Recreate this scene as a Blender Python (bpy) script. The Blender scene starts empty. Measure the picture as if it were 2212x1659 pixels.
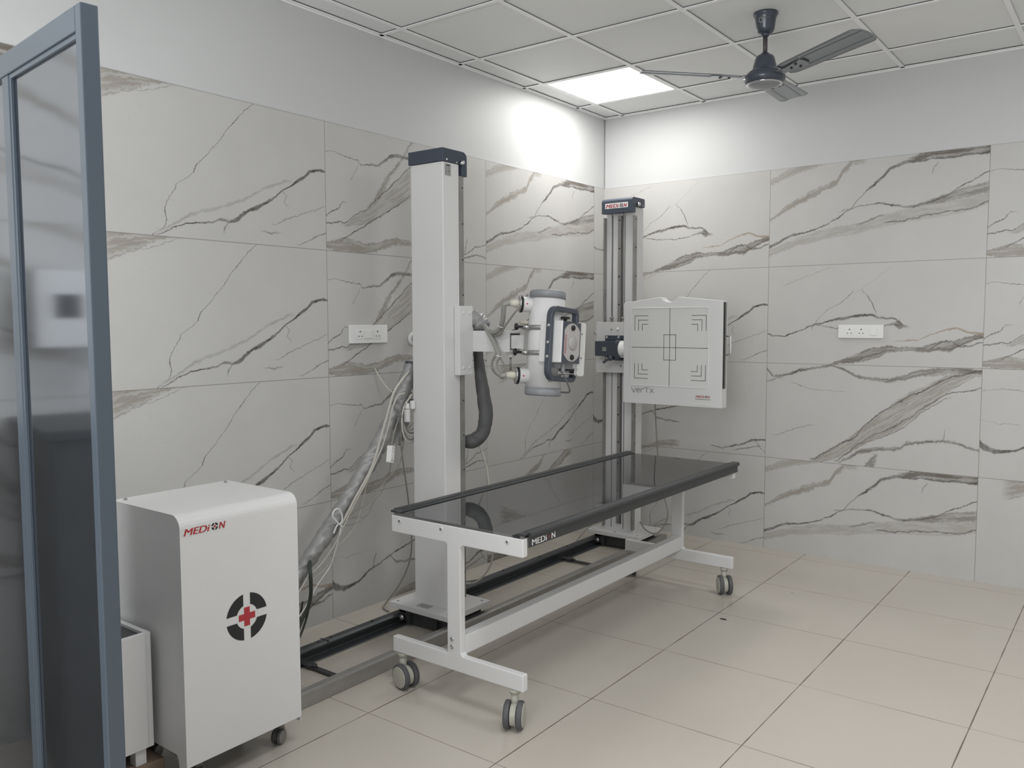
import bpy, bmesh, math, random
from mathutils import Vector, Matrix, noise as mnoise

# ------------------------------------------------------------------ camera, world, lights, exposure
sc = bpy.context.scene
COL = sc.collection
H_C = 2.869                      # ceiling height
cam_d = bpy.data.cameras.new('camera'); cam = bpy.data.objects.new('camera', cam_d); COL.objects.link(cam)
YAW, PIT, ROL = 0.64868, -0.07232, -0.0026
F_ = Vector((-math.sin(YAW)*math.cos(PIT), math.cos(YAW)*math.cos(PIT), math.sin(PIT)))
R_ = Vector((math.cos(YAW), math.sin(YAW), 0)); U_ = R_.cross(F_)
R2 = R_*math.cos(ROL)+U_*math.sin(ROL); U2 = -R_*math.sin(ROL)+U_*math.cos(ROL)
cam.matrix_world = Matrix(((R2.x, U2.x, -F_.x, 3.11833), (R2.y, U2.y, -F_.y, -5.20244), (R2.z, U2.z, -F_.z, 1.43898), (0, 0, 0, 1)))
cam_d.sensor_width = 36.0; cam_d.lens = 36.0*1814.957/2212.0
cam_d.clip_start = 0.02; cam_d.clip_end = 60
sc.camera = cam
w = bpy.data.worlds.new('world'); sc.world = w; w.use_nodes = True
w.node_tree.nodes['Background'].inputs[0].default_value = (0.8, 0.85, 0.9, 1)
w.node_tree.nodes['Background'].inputs[1].default_value = 0.3
PANEL_NEAR = 12.5                # emission of the lit ceiling panel in view
PANEL_FILL = 18.5                # emission of three ceiling panels added out of view for light
WINDOW_FILL = 7.0               # daylight of a window added behind the camera to fill the room
sc.view_settings.view_transform = 'Standard'
try: sc.view_settings.look = 'None'
except Exception: pass
sc.view_settings.exposure = 0.27
sc.view_settings.gamma = 1.0
sc.view_settings.use_curve_mapping = False

# ------------------------------------------------------------------ materials
MATS = {}
def mat(name, col, rough=0.5, metal=0.0, spec=0.5, ior=1.45, coat=0.0, bump=0.0, bscale=60.0, var=0.0, vscale=4.0, coat_rough=0.05):
    if name in MATS: return MATS[name]
    m = bpy.data.materials.new(name); m.use_nodes = True; nt = m.node_tree
    b = nt.nodes['Principled BSDF']
    b.inputs['Base Color'].default_value = (*col, 1); b.inputs['Roughness'].default_value = rough
    b.inputs['Metallic'].default_value = metal; b.inputs['IOR'].default_value = ior
    b.inputs['Specular IOR Level'].default_value = spec
    b.inputs['Coat Weight'].default_value = coat; b.inputs['Coat Roughness'].default_value = coat_rough
    tc = nt.nodes.new('ShaderNodeTexCoord')
    if var > 0:
        n = nt.nodes.new('ShaderNodeTexNoise'); n.inputs['Scale'].default_value = vscale; n.inputs['Detail'].default_value = 5
        nt.links.new(tc.outputs['Object'], n.inputs['Vector'])
        mx = nt.nodes.new('ShaderNodeMix'); mx.data_type = 'RGBA'
        mx.inputs[6].default_value = (*[c*(1-var) for c in col], 1); mx.inputs[7].default_value = (*[min(1, c*(1+var)) for c in col], 1)
        nt.links.new(n.outputs['Fac'], mx.inputs[0]); nt.links.new(mx.outputs[2], b.inputs['Base Color'])
    if bump > 0:
        n = nt.nodes.new('ShaderNodeTexNoise'); n.inputs['Scale'].default_value = bscale; n.inputs['Detail'].default_value = 3
        nt.links.new(tc.outputs['Object'], n.inputs['Vector'])
        bp = nt.nodes.new('ShaderNodeBump'); bp.inputs['Strength'].default_value = bump; bp.inputs['Distance'].default_value = 0.002
        nt.links.new(n.outputs['Fac'], bp.inputs['Height']); nt.links.new(bp.outputs['Normal'], b.inputs['Normal'])
    MATS[name] = m
    return m
WHITE = mat('white_powder_coat', (0.70, 0.695, 0.69), 0.38, bump=0.08, bscale=220, var=0.02)
WHITEP = mat('white_plastic', (0.68, 0.675, 0.66), 0.3, var=0.01)
WBRIGHT = mat('bright_white_plastic', (0.80, 0.80, 0.79), 0.3, var=0.01)
CREAM = mat('cream_rubber', (0.60, 0.57, 0.49), 0.45, var=0.03)
SLATE = mat('slate_plastic', (0.055, 0.068, 0.092), 0.42, var=0.05, bump=0.1, bscale=300)
SLATE2 = mat('slate_smooth', (0.060, 0.070, 0.088), 0.3, var=0.05)
DARK = mat('dark_grey_metal', (0.055, 0.058, 0.060), 0.38, metal=0.3, var=0.25, vscale=9)
RAILD = mat('anodised_dark_rail', (0.075, 0.082, 0.086), 0.32, metal=0.4, var=0.25, vscale=14)
BLACK = mat('black_rubber', (0.014, 0.014, 0.016), 0.5, var=0.1)
BLACKINK = mat('black_ink', (0.02, 0.02, 0.022), 0.5, var=0.02)
REDINK = mat('red_ink', (0.42, 0.035, 0.045), 0.5, var=0.02)
GREYINK = mat('grey_ink', (0.12, 0.12, 0.125), 0.5, var=0.02)
WINK = mat('white_ink', (0.75, 0.75, 0.75), 0.5, var=0.02)
ALU = mat('brushed_aluminium', (0.42, 0.41, 0.40), 0.38, metal=0.7, var=0.15, vscale=20)
RAILG = mat('grey_guide_rail', (0.32, 0.31, 0.295), 0.4, metal=0.5, var=0.35, vscale=12)
CHROME = mat('chrome', (0.62, 0.62, 0.62), 0.15, metal=1.0, var=0.03)
TUBEGREY = mat('mid_grey_plastic', (0.25, 0.26, 0.275), 0.35, var=0.03)
CASTERW = mat('ivory_caster_plastic', (0.46, 0.45, 0.39), 0.42, var=0.04)
TYRE = mat('grey_rubber_tyre', (0.10, 0.10, 0.105), 0.55, var=0.06)
HOSE = mat('grey_hose', (0.30, 0.295, 0.275), 0.35, var=0.05)
SLEEVE = mat('grey_fabric_sleeve', (0.105, 0.105, 0.105), 0.6, var=0.15, vscale=10)
WRAP = mat('silver_grey_wrap', (0.31, 0.31, 0.305), 0.40, metal=0.2, var=0.18, vscale=8)
CABLEW = mat('off_white_cable', (0.52, 0.50, 0.45), 0.4, var=0.05)
CABLEG = mat('grey_cable', (0.26, 0.25, 0.225), 0.4, var=0.05)
CABLED = mat('dark_green_cable', (0.045, 0.055, 0.045), 0.4, var=0.1)
CARDB = mat('brown_board', (0.22, 0.155, 0.115), 0.6, var=0.35, vscale=7, bump=0.3, bscale=30)
SCREENP = mat('grey_blue_enamel', (0.27, 0.29, 0.32), 0.09, metal=0.96, var=0.03, vscale=2)
SCREENF = mat('grey_blue_frame_enamel', (0.058, 0.073, 0.090), 0.24, var=0.04)
TOP = mat('smoked_acrylic', (0.045, 0.046, 0.048), 0.03, ior=2.2, spec=1.0, var=0.05)
PLASTER = mat('white_plaster_paint', (0.585, 0.592, 0.590), 0.5, var=0.015, vscale=2, bump=0.05, bscale=90)
CTILE = mat('gypsum_ceiling_tile', (0.84, 0.85, 0.845), 0.6, var=0.02, vscale=3, bump=0.15, bscale=150)
GRID = mat('white_ceiling_grid', (0.95, 0.955, 0.955), 0.4, var=0.01)
GAPSHADE = mat('gap_shade', (0.05, 0.05, 0.05), 0.7, var=0.1)  # shade line beside the ceiling bars, put into the colour
LENS = mat('milky_lens', (0.40, 0.39, 0.385), 0.2, var=0.1, vscale=60)
PANELG = mat('warm_grey_label', (0.46, 0.44, 0.43), 0.45, var=0.01)
TEALGREY = mat('fan_blade_grey', (0.30, 0.32, 0.335), 0.26, metal=0.7, var=0.05)
FANB = mat('fan_blue_grey', (0.050, 0.060, 0.082), 0.3, coat=0.3, var=0.05)
FANROD = mat('fan_rod_brown_grey', (0.075, 0.062, 0.068), 0.35, var=0.05)
STICKER = mat('grey_sticker', (0.35, 0.35, 0.34), 0.5, var=0.05)

def emis(name, col, st):
    m = bpy.data.materials.new(name); m.use_nodes = True; nt = m.node_tree
    for n in list(nt.nodes): nt.nodes.remove(n)
    e = nt.nodes.new('ShaderNodeEmission'); e.inputs[0].default_value = (*col, 1); e.inputs[1].default_value = st
    o = nt.nodes.new('ShaderNodeOutputMaterial'); nt.links.new(e.outputs[0], o.inputs[0])
    return m
LIT = emis('lit_panel_near', (1.0, 0.985, 0.96), PANEL_NEAR)
PANE_FILL = emis('fill_glow', (0.95, 0.975, 1.0), WINDOW_FILL)
LIT_FILL = emis('fill_panel_rear', (0.97, 0.985, 1.0), PANEL_FILL)

# floor: polished porcelain tiles with thin dark joints
def floor_mat():
    m = bpy.data.materials.new('polished_floor_tiles'); m.use_nodes = True; nt = m.node_tree; N = nt.nodes; L = nt.links
    b = N['Principled BSDF']; tc = N.new('ShaderNodeTexCoord'); sp = N.new('ShaderNodeSeparateXYZ'); L.new(tc.outputs['Object'], sp.inputs[0])
    def M(op, a, c=None, d=None):
        n = N.new('ShaderNodeMath'); n.operation = op
        for i, v in enumerate((a, c, d)):
            if v is None: continue
            if isinstance(v, (int, float)): n.inputs[i].default_value = v
            else: L.new(v, n.inputs[i])
        return n.outputs[0]
    FS = 0.59868
    def joint(axis, off):
        t = M('DIVIDE', M('SUBTRACT', sp.outputs[axis], off), FS)
        f = M('ABSOLUTE', M('SUBTRACT', M('FRACT', M('ADD', t, 0.5)), 0.5))
        return M('MULTIPLY', f, FS)
    ns = N.new('ShaderNodeTexNoise'); ns.inputs['Scale'].default_value = 5.5; ns.inputs['Detail'].default_value = 4; L.new(tc.outputs['Object'], ns.inputs['Vector'])
    wd = N.new('ShaderNodeMapRange'); wd.inputs[1].default_value = 0.35; wd.inputs[2].default_value = 0.65; wd.inputs[3].default_value = 0.0011; wd.inputs[4].default_value = 0.0024; L.new(ns.outputs[0], wd.inputs[0])
    jx = joint(0, 1.46836); jy = joint(1, -0.72738)
    def line(j, k):
        mr = N.new('ShaderNodeMapRange'); L.new(j, mr.inputs[0]); L.new(M('MULTIPLY', wd.outputs[0], 0.6*k), mr.inputs[1]); L.new(M('MULTIPLY', wd.outputs[0], 1.4*k), mr.inputs[2]); mr.inputs[3].default_value = 1; mr.inputs[4].default_value = 0
        return mr.outputs[0]
    g = M('MAXIMUM', line(jx, 1.15), M('MULTIPLY', line(jy, 0.9), 0.75))
    n2 = N.new('ShaderNodeTexNoise'); n2.inputs['Scale'].default_value = 1.7; n2.inputs['Detail'].default_value = 6; L.new(tc.outputs['Object'], n2.inputs['Vector'])
    c1 = N.new('ShaderNodeMix'); c1.data_type = 'RGBA'; c1.inputs[6].default_value = (0.51, 0.465, 0.405, 1); c1.inputs[7].default_value = (0.565, 0.52, 0.46, 1); L.new(n2.outputs[0], c1.inputs[0])
    # grit specks
    vo = N.new('ShaderNodeTexVoronoi'); vo.inputs['Scale'].default_value = 2.6; L.new(tc.outputs['Object'], vo.inputs['Vector'])
    spk = N.new('ShaderNodeMapRange'); spk.inputs[1].default_value = 0.010; spk.inputs[2].default_value = 0.018; spk.inputs[3].default_value = 0.7; spk.inputs[4].default_value = 0.0; L.new(vo.outputs['Distance'], spk.inputs[0])
    gg = M('MAXIMUM', g, spk.outputs[0])
    c2 = N.new('ShaderNodeMix'); c2.data_type = 'RGBA'; L.new(gg, c2.inputs[0]); L.new(c1.outputs[2], c2.inputs[6]); c2.inputs[7].default_value = (0.13, 0.105, 0.08, 1)
    L.new(c2.outputs[2], b.inputs['Base Color'])
    rg = N.new('ShaderNodeMapRange'); rg.inputs[3].default_value = 0.16; rg.inputs[4].default_value = 0.26; L.new(n2.outputs[0], rg.inputs[0]); L.new(rg.outputs[0], b.inputs['Roughness'])
    b.inputs['Specular IOR Level'].default_value = 0.5
    return m
VEINS={
'A':[
 ('v',[0.006],0.75,0.8,0,[(0.276,0.011),(0.314,0.059),(0.326,0.114),(0.325,0.168),(0.33,0.231),(0.347,0.288),(0.366,0.356),(0.39,0.389),(0.426,0.443),(0.439,0.494),(0.471,0.558),(0.5,0.628),(0.536,0.699),(0.556,0.761),(0.614,0.894),(0.673,1.008)]),
 ('u',[0.006,0.007,0.012,0.022,0.022,0.009,0.02,0.016],0.9,0.5,0,[(0.302,0.016),(0.349,0.066),(0.396,0.098),(0.439,0.119),(0.496,0.128),(0.527,0.151),(0.548,0.148),(0.556,0.129),(0.586,0.159),(0.641,0.226),(0.696,0.279),(0.726,0.321),(0.791,0.406),(0.837,0.459),(0.891,0.528),(0.923,0.586),(0.955,0.609),(0.999,0.613)]),
 ('v',[0.008],0.7,0.6,0,[(0.541,0.078),(0.551,0.124),(0.555,0.148)]),
 ('v',[0.006],0.6,0.8,0,[(0.816,0.299),(0.801,0.326),(0.81,0.376),(0.792,0.413)]),
 ('u',[0.02],0.3,1,0,[(0.308,0.043),(0.41,0.158),(0.536,0.244),(0.636,0.323),(0.713,0.411),(0.815,0.484)]),
 ('u',[0.007],0.55,0.8,0,[(0.759,0.163),(0.811,0.208),(0.887,0.259),(0.998,0.344)]),
 ('u',[0.007],0.6,0.8,0,[(0.877,0.028),(0.932,0.083),(0.996,0.129)]),
 ('u',[0.014],0.55,0.6,0,[(0.716,0.104),(0.736,0.081),(0.758,0.103)]),
 ('u',[0.13,0.1,0.08,0.03,0.01],0.6,0.5,1,[(0.122,0.941),(0.173,0.964),(0.253,0.991),(0.297,0.999),(0.331,1.006)]),
 ('u',[0.006],0.4,0.9,0,[(0.12,0.828),(0.198,0.884),(0.279,0.934),(0.365,0.988)]),
],
'B':[
 ('u',[0.006,0.006,0.008,0.012,0.02,0.03,0.02],0.7,0.7,0,[(0.005,0.771),(0.054,0.774),(0.104,0.758),(0.173,0.746),(0.186,0.711),(0.281,0.739),(0.329,0.793),(0.357,0.831),(0.416,0.858),(0.471,0.849)]),
 ('v',[0.01,0.03,0.02,0.008,0.006],0.6,0.6,1,[(0.232,0.381),(0.279,0.471),(0.307,0.546),(0.336,0.648),(0.386,0.741),(0.441,0.874),(0.466,0.938),(0.491,0.998)]),
 ('u',[0.009],0.7,0.7,0,[(-0.001,0.269),(0.032,0.313),(0.066,0.346),(0.087,0.396)]),
 ('v',[0.006],0.55,0.8,0,[(0.137,0.594),(0.151,0.649),(0.173,0.701)]),
 ('u',[0.005,0.04,0.07,0.09,0.11,0.13],0.42,0.3,1,[(0.098,0.211),(0.177,0.271),(0.241,0.323),(0.316,0.439),(0.393,0.539),(0.474,0.641)]),
 ('u',[0.01],0.8,0.7,0,[(0.006,0.214),(0.098,0.231),(0.178,0.331),(0.223,0.373),(0.279,0.464),(0.365,0.599),(0.475,0.781)]),
 ('u',[0.01],0.8,0.7,0,[(0.08,0.093),(0.132,0.146),(0.221,0.246),(0.277,0.311),(0.334,0.356),(0.392,0.429),(0.473,0.538)]),
 ('u',[0.02,0.06,0.05,0.04,0.035,0.03,0.02],0.6,0.35,1,[(0.004,0.043),(0.062,0.051),(0.131,0.051),(0.201,0.041),(0.266,0.061),(0.331,0.104),(0.4,0.129),(0.48,0.118)]),
 ('u',[0.01],0.75,0.7,0,[(0.838,0.079),(0.876,0.109),(0.926,0.154),(0.994,0.173)]),
 ('u',[0.01],0.75,0.7,0,[(0.838,0.046),(0.925,0.078),(0.959,0.073),(0.997,0.051)]),
 ('v',[0.01],0.6,0.7,0,[(0.842,0.101),(0.851,0.164),(0.859,0.213)]),
],
'C':[
 ('u',[0.008,0.03,0.04,0.03,0.03,0.04],0.6,0.6,1,[(0.006,0.489),(0.077,0.583),(0.152,0.659),(0.224,0.719),(0.337,0.813),(0.364,0.906),(0.412,0.994),(0.448,0.999)]),
 ('u',[0.03,0.05,0.04,0.02],0.45,0.7,1,[(0.005,0.864),(0.073,0.926),(0.148,0.983),(0.25,1.003)]),
 ('u',[0.03,0.02,0.012,0.01,0.012,0.03,0.025,0.015,0.02,0.012],0.75,0.6,0,[(0.004,0.203),(0.11,0.311),(0.228,0.354),(0.3,0.403),(0.362,0.479),(0.404,0.534),(0.477,0.699),(0.542,0.798),(0.581,0.886),(0.645,0.926),(0.721,0.931),(0.82,0.934),(0.997,0.936)]),
 ('u',[0.02,0.055,0.06,0.06],0.85,0.25,2,[(0.683,0.951),(0.757,0.994),(0.879,0.991),(1.003,0.981)]),
 ('u',[0.006,0.012,0.02,0.012,0.01],0.75,0.7,0,[(0.362,0.521),(0.465,0.561),(0.532,0.578),(0.651,0.511),(0.727,0.516),(0.825,0.579),(0.896,0.673),(1.0,0.773)]),
 ('u',[0.006,0.04,0.05,0.05],0.6,0.4,2,[(0.715,0.524),(0.826,0.561),(0.921,0.606),(1.002,0.638)]),
 ('u',[0.03,0.05,0.05,0.06,0.07,0.06],0.35,0.5,1,[(0.002,0.143),(0.156,0.246),(0.301,0.314),(0.441,0.339),(0.574,0.404),(0.703,0.439),(0.827,0.464),(0.922,0.496),(1.002,0.534)]),
 ('u',[0.012],0.7,0.7,0,[(0.575,0.384),(0.653,0.384),(0.754,0.423),(0.827,0.438),(0.923,0.449),(1.002,0.496)]),
 ('u',[0.016],0.6,0.7,0,[(0.447,0.381),(0.494,0.416),(0.541,0.446)]),
 ('v',[0.01],0.6,0.8,0,[(0.767,0.818),(0.772,0.844),(0.787,0.881)]),
],
'D':[
 ('u',[0.01,0.012,0.012,0.012,0.018,0.022,0.016,0.012],0.8,0.6,0,[(-0.003,0.313),(0.029,0.288),(0.091,0.283),(0.151,0.334),(0.24,0.394),(0.312,0.439),(0.397,0.468),(0.466,0.489),(0.52,0.494),(0.561,0.471),(0.627,0.451),(0.657,0.393)]),
 ('v',[0.009],0.65,0.8,0,[(0.533,0.518),(0.518,0.608),(0.491,0.694),(0.469,0.724)]),
 ('v',[0.009],0.6,0.8,0,[(0.232,0.366),(0.257,0.454),(0.31,0.556),(0.367,0.613),(0.428,0.726)]),
 ('u',[0.01,0.045,0.01],0.7,0.4,2,[(0.617,0.403),(0.644,0.403),(0.665,0.381)]),
 ('u',[0.006,0.01,0.012],0.6,0.7,0,[(0.239,0.404),(0.356,0.366),(0.481,0.358),(0.588,0.394),(0.647,0.394)]),
 ('u',[0.01,0.03,0.055,0.05,0.02,0.015,0.035,0.05,0.03,0.02],0.75,0.3,2,[(0.332,0.013),(0.43,0.056),(0.512,0.109),(0.592,0.166),(0.671,0.163),(0.747,0.159),(0.822,0.203),(0.872,0.191),(0.931,0.261),(1.0,0.296)]),
 ('u',[0.006,0.01,0.01,0.02,0.016],0.75,0.6,3,[(0.643,0.246),(0.721,0.243),(0.783,0.304),(0.845,0.348),(0.893,0.364),(0.942,0.328),(1.0,0.314)]),
 ('u',[0.01,0.012,0.02,0.01],0.7,0.6,0,[(0.773,0.161),(0.834,0.244),(0.871,0.246),(0.902,0.193),(0.956,0.208),(1.0,0.243)]),
 ('u',[0.006],0.4,0.9,0,[(0.086,0.803),(0.175,0.873),(0.305,0.971)]),
 ('v',[0.006],0.4,0.9,0,[(0.435,0.711),(0.516,0.821),(0.587,0.943)]),
],
'E':[
 ('u',[0.01,0.012,0.012,0.012,0.016,0.03,0.04,0.02],0.7,0.5,2,[(0.001,0.933),(0.033,0.864),(0.095,0.878),(0.171,0.923),(0.245,0.963),(0.332,0.993),(0.389,0.958),(0.439,0.903),(0.487,0.874),(0.596,0.864),(0.674,0.896),(0.751,0.944),(0.838,0.966),(0.899,0.981),(0.977,0.968)]),
 ('u',[0.01],0.65,0.7,0,[(0.002,0.809),(0.065,0.846),(0.141,0.896),(0.185,0.954)]),
 ('u',[0.03,0.06,0.09,0.12,0.15,0.12,0.08,0.03],0.55,0.25,1,[(0.256,0.001),(0.371,0.128),(0.468,0.254),(0.522,0.351),(0.602,0.466),(0.679,0.581),(0.755,0.694),(0.852,0.836),(0.972,0.953)]),
 ('u',[0.013],0.8,0.7,0,[(0.255,0.031),(0.37,0.188),(0.453,0.281),(0.507,0.429),(0.573,0.554),(0.677,0.694),(0.753,0.771),(0.852,0.896),(0.972,0.974)]),
 ('u',[0.01],0.75,0.7,0,[(0.372,0.036),(0.468,0.214),(0.536,0.313),(0.629,0.413),(0.706,0.514),(0.781,0.649),(0.854,0.748),(0.997,0.816)]),
 ('u',[0.01],0.65,0.7,0,[(0.496,0.224),(0.603,0.329),(0.682,0.421),(0.757,0.576),(0.855,0.713)]),
 ('u',[0.01,0.02,0.02,0.015,0.01,0.012,0.008],0.7,0.6,2,[(0.387,0.028),(0.47,0.131),(0.552,0.181),(0.665,0.208),(0.687,0.256),(0.761,0.281),(0.848,0.313),(0.91,0.294),(0.989,0.249)]),
 ('v',[0.009],0.6,0.8,0,[(0.838,0.304),(0.851,0.339),(0.859,0.403)]),
 ('v',[0.04,0.03,0.02],0.6,0.4,2,[(0.524,0.011),(0.537,0.063),(0.555,0.118)]),
 ('u',[0.008],0.5,0.8,0,[(0.055,0.243),(0.147,0.318),(0.237,0.376)]),
 ('u',[0.007],0.45,0.9,0,[(0.142,0.799),(0.232,0.738),(0.32,0.738),(0.392,0.729)]),
],
'G':[
 ('u',[.012,.012,.02,.016],.75,.6,0,[(0.711,0.068),(0.759,0.053),(0.806,0.083),(0.859,0.111),(0.912,0.154),(0.95,0.178),(0.996,0.174)]),
 ('u',[.01],.6,.7,0,[(0.837,0.051),(0.852,0.064),(0.898,0.078),(0.943,0.098),(0.969,0.113)]),
 ('v',[.01],.65,.7,0,[(0.997,0.063),(0.981,0.078),(0.966,0.101),(0.959,0.133),(0.941,0.151)]),
 ('u',[0.05,0.03,0.02,0.016,0.012,0.01,0.012,0.012],0.8,0.5,0,[(-0.01,0.316),(0.015,0.284),(0.064,0.246),(0.11,0.251),(0.156,0.291),(0.195,0.331),(0.244,0.351),(0.284,0.384),(0.324,0.403),(0.355,0.433),(0.417,0.451),(0.486,0.486)]),
 ('v',[0.01],0.65,0.7,0,[(0.219,0.333),(0.233,0.414),(0.245,0.456)]),
 ('u',[0.01,0.02,0.015,0.012],0.7,0.6,0,[(0.32,0.416),(0.354,0.344),(0.416,0.319),(0.484,0.311)]),
 ('u',[0.02,0.04,0.04],0.6,0.35,1,[(0.321,0.009),(0.382,0.041),(0.482,0.061)]),
 ('u',[0.006],0.4,0.9,0,[(-0.002,0.529),(0.076,0.501),(0.15,0.509)]),
 ('u',[0.006],0.5,0.9,0,[(0.001,0.796),(0.079,0.821),(0.171,0.808)]),
],
'F':[
 ('u',[0.03,0.035,0.02],0.6,0.35,1,[(0.336,0.803),(0.377,0.846),(0.439,0.888),(0.47,0.929),(0.491,0.996)]),
 ('u',[0.02,0.05,0.06],0.65,0.3,1,[(0.534,0.801),(0.588,0.848),(0.655,0.904),(0.7,0.956),(0.751,0.994)]),
 ('u',[0.06,0.05,0.02],0.7,0.4,2,[(0.0,0.05),(0.076,0.049),(0.16,0.034),(0.26,0.05)]),
 ('u',[0.03,0.02],0.5,0.5,1,[(0.3,0.12),(0.4,0.13),(0.5,0.17),(0.62,0.16)]),
],
}
# marble wall tiles: each face pattern is a set of veins drawn by curve nodes over the tile's own coordinates
VCOL = {0: (0.070, 0.058, 0.049), 1: (0.27, 0.235, 0.195), 2: (0.15, 0.13, 0.11), 3: (0.30, 0.21, 0.13)}
def tile_mat(face):
    m = bpy.data.materials.new('marble_tile_'+face); m.use_nodes = True; nt = m.node_tree; N = nt.nodes; L = nt.links
    b = N['Principled BSDF']; uvn = N.new('ShaderNodeUVMap'); uvn.uv_map = 'UVMap'
    sp = N.new('ShaderNodeSeparateXYZ'); L.new(uvn.outputs[0], sp.inputs[0])
    def M(op, a, c=None):
        n = N.new('ShaderNodeMath'); n.operation = op
        for i, v in enumerate((a, c)):
            if v is None: continue
            if isinstance(v, (int, float)): n.inputs[i].default_value = v
            else: L.new(v, n.inputs[i])
        return n.outputs[0]
    mp = N.new('ShaderNodeMapping'); mp.inputs['Scale'].default_value = (2, 1, 1); mp.inputs['Location'].default_value = (ord(face)*1.7, 3.1, 0); L.new(uvn.outputs[0], mp.inputs[0])
    def NZ(scale, detail, rough=0.5):
        n = N.new('ShaderNodeTexNoise'); n.inputs['Scale'].default_value = scale; n.inputs['Detail'].default_value = detail; n.inputs['Roughness'].default_value = rough
        L.new(mp.outputs[0], n.inputs['Vector']); return n
    nb = NZ(9.0, 6, 0.62); nc = NZ(34.0, 3, 0.6)
    sb = N.new('ShaderNodeSeparateColor'); L.new(nb.outputs['Color'], sb.inputs[0])
    scn = N.new('ShaderNodeSeparateColor'); L.new(nc.outputs['Color'], scn.inputs[0])
    du = M('ADD', M('MULTIPLY', M('SUBTRACT', sb.outputs[0], 0.5), 0.030), M('MULTIPLY', M('SUBTRACT', scn.outputs[0], 0.5), 0.010))
    dv = M('ADD', M('MULTIPLY', M('SUBTRACT', sb.outputs[1], 0.5), 0.060), M('MULTIPLY', M('SUBTRACT', scn.outputs[1], 0.5), 0.022))
    u2 = M('ADD', sp.outputs[0], du); v2 = M('ADD', sp.outputs[1], dv)
    brk = NZ(6.0, 7, 0.7).outputs['Fac']
    brkr = N.new('ShaderNodeMapRange'); L.new(brk, brkr.inputs[0]); brkr.inputs[1].default_value = 0.35; brkr.inputs[2].default_value = 0.62; brkr.inputs[3].default_value = 0.45; brkr.inputs[4].default_value = 1.0
    acc = {}
    for mode, w_, inten, soft, ci, P in VEINS[face]:
        t_in, s_in = (sp.outputs[0], v2) if mode == 'u' else (sp.outputs[1], u2)
        T = [p_[0] if mode == 'u' else p_[1] for p_ in P]; S = [p_[1] if mode == 'u' else p_[0] for p_ in P]
        cb = N.new('ShaderNodeCombineXYZ')
        for i in range(3): L.new(t_in, cb.inputs[i])
        rc = N.new('ShaderNodeRGBCurve'); L.new(cb.outputs[0], rc.inputs['Color'])
        rc.mapping.use_clip = True; rc.mapping.extend = 'HORIZONTAL'
        def setc(cv, pts):
            pts = [(min(1, max(0, a)), min(1, max(0, c))) for a, c in pts]
            q = []
            for a, c in pts:
                if q and a - q[-1][0] < 0.002: continue
                q.append((a, c))
            if len(q) < 2: q.append((min(1, q[0][0]+0.01), q[0][1]))
            cv.points[0].location = q[0]; cv.points[1].location = q[-1]
            for a, c in q[1:-1]: cv.points.new(a, c)
            for pt in cv.points: pt.handle_type = 'VECTOR'
        setc(rc.mapping.curves[0], list(zip(T, S)))
        k = len(w_)
        t0, t1 = min(T), max(T)
        wsc = 0.5 if mode == 'v' else 1.0
        wp = [(t0+(t1-t0)*i/max(1, k-1), x*5*wsc) for i, x in enumerate(w_)] if k > 1 else [(t0, w_[0]*5*wsc), (t1, w_[0]*5*wsc)]
        setc(rc.mapping.curves[1], wp)
        e0 = [(t0-0.03, 0), (t0+0.01, 1)] if t0 > 0.03 else [(0, 1)]
        e1 = [(t1-0.01, 1), (t1+0.03, 0)] if t1 < 0.97 else [(1, 1)]
        setc(rc.mapping.curves[2], e0+e1)
        rc.mapping.update()
        so = N.new('ShaderNodeSeparateColor'); L.new(rc.outputs[0], so.inputs[0])
        d = M('ABSOLUTE', M('SUBTRACT', s_in, so.outputs[0]))
        wv = M('MULTIPLY', so.outputs[1], 0.2 if ci in (1, 2) else 0.15)
        mr = N.new('ShaderNodeMapRange'); mr.interpolation_type = 'SMOOTHSTEP'
        L.new(d, mr.inputs[0]); L.new(M('MULTIPLY', wv, 1-soft), mr.inputs[1]); L.new(M('MULTIPLY', wv, 1.15), mr.inputs[2]); mr.inputs[3].default_value = 1; mr.inputs[4].default_value = 0
        o = M('MULTIPLY', M('MULTIPLY', mr.outputs[0], so.outputs[2]), inten)
        if ci in (1, 2):   # streaks that follow the vein
            sc_ = N.new('ShaderNodeCombineXYZ'); L.new(M('MULTIPLY', t_in, 9.0), sc_.inputs[0]); L.new(M('MULTIPLY', M('SUBTRACT', s_in, so.outputs[0]), 38.0), sc_.inputs[1]); sc_.inputs[2].default_value = t0*50
            sn = N.new('ShaderNodeTexNoise'); sn.inputs['Scale'].default_value = 1.0; sn.inputs['Detail'].default_value = 4; L.new(sc_.outputs[0], sn.inputs['Vector'])
            sr_ = N.new('ShaderNodeMapRange'); L.new(sn.outputs[0], sr_.inputs[0]); sr_.inputs[1].default_value = 0.36; sr_.inputs[2].default_value = 0.64; sr_.inputs[3].default_value = 0.50; sr_.inputs[4].default_value = 1.30
            dk_ = N.new('ShaderNodeMapRange'); L.new(M('ABSOLUTE', M('SUBTRACT', sn.outputs[0], 0.52)), dk_.inputs[0]); dk_.inputs[1].default_value = 0; dk_.inputs[2].default_value = 0.02; dk_.inputs[3].default_value = 0.6; dk_.inputs[4].default_value = 0
            dd_ = M('MULTIPLY', o, dk_.outputs[0])
            acc[0] = dd_ if 0 not in acc else M('MAXIMUM', acc[0], dd_)
            o = M('MULTIPLY', o, sr_.outputs[0])
        else:
            o = M('MINIMUM', M('MULTIPLY', M('MULTIPLY', o, brkr.outputs[0]), 1.2), 0.97)
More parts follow.
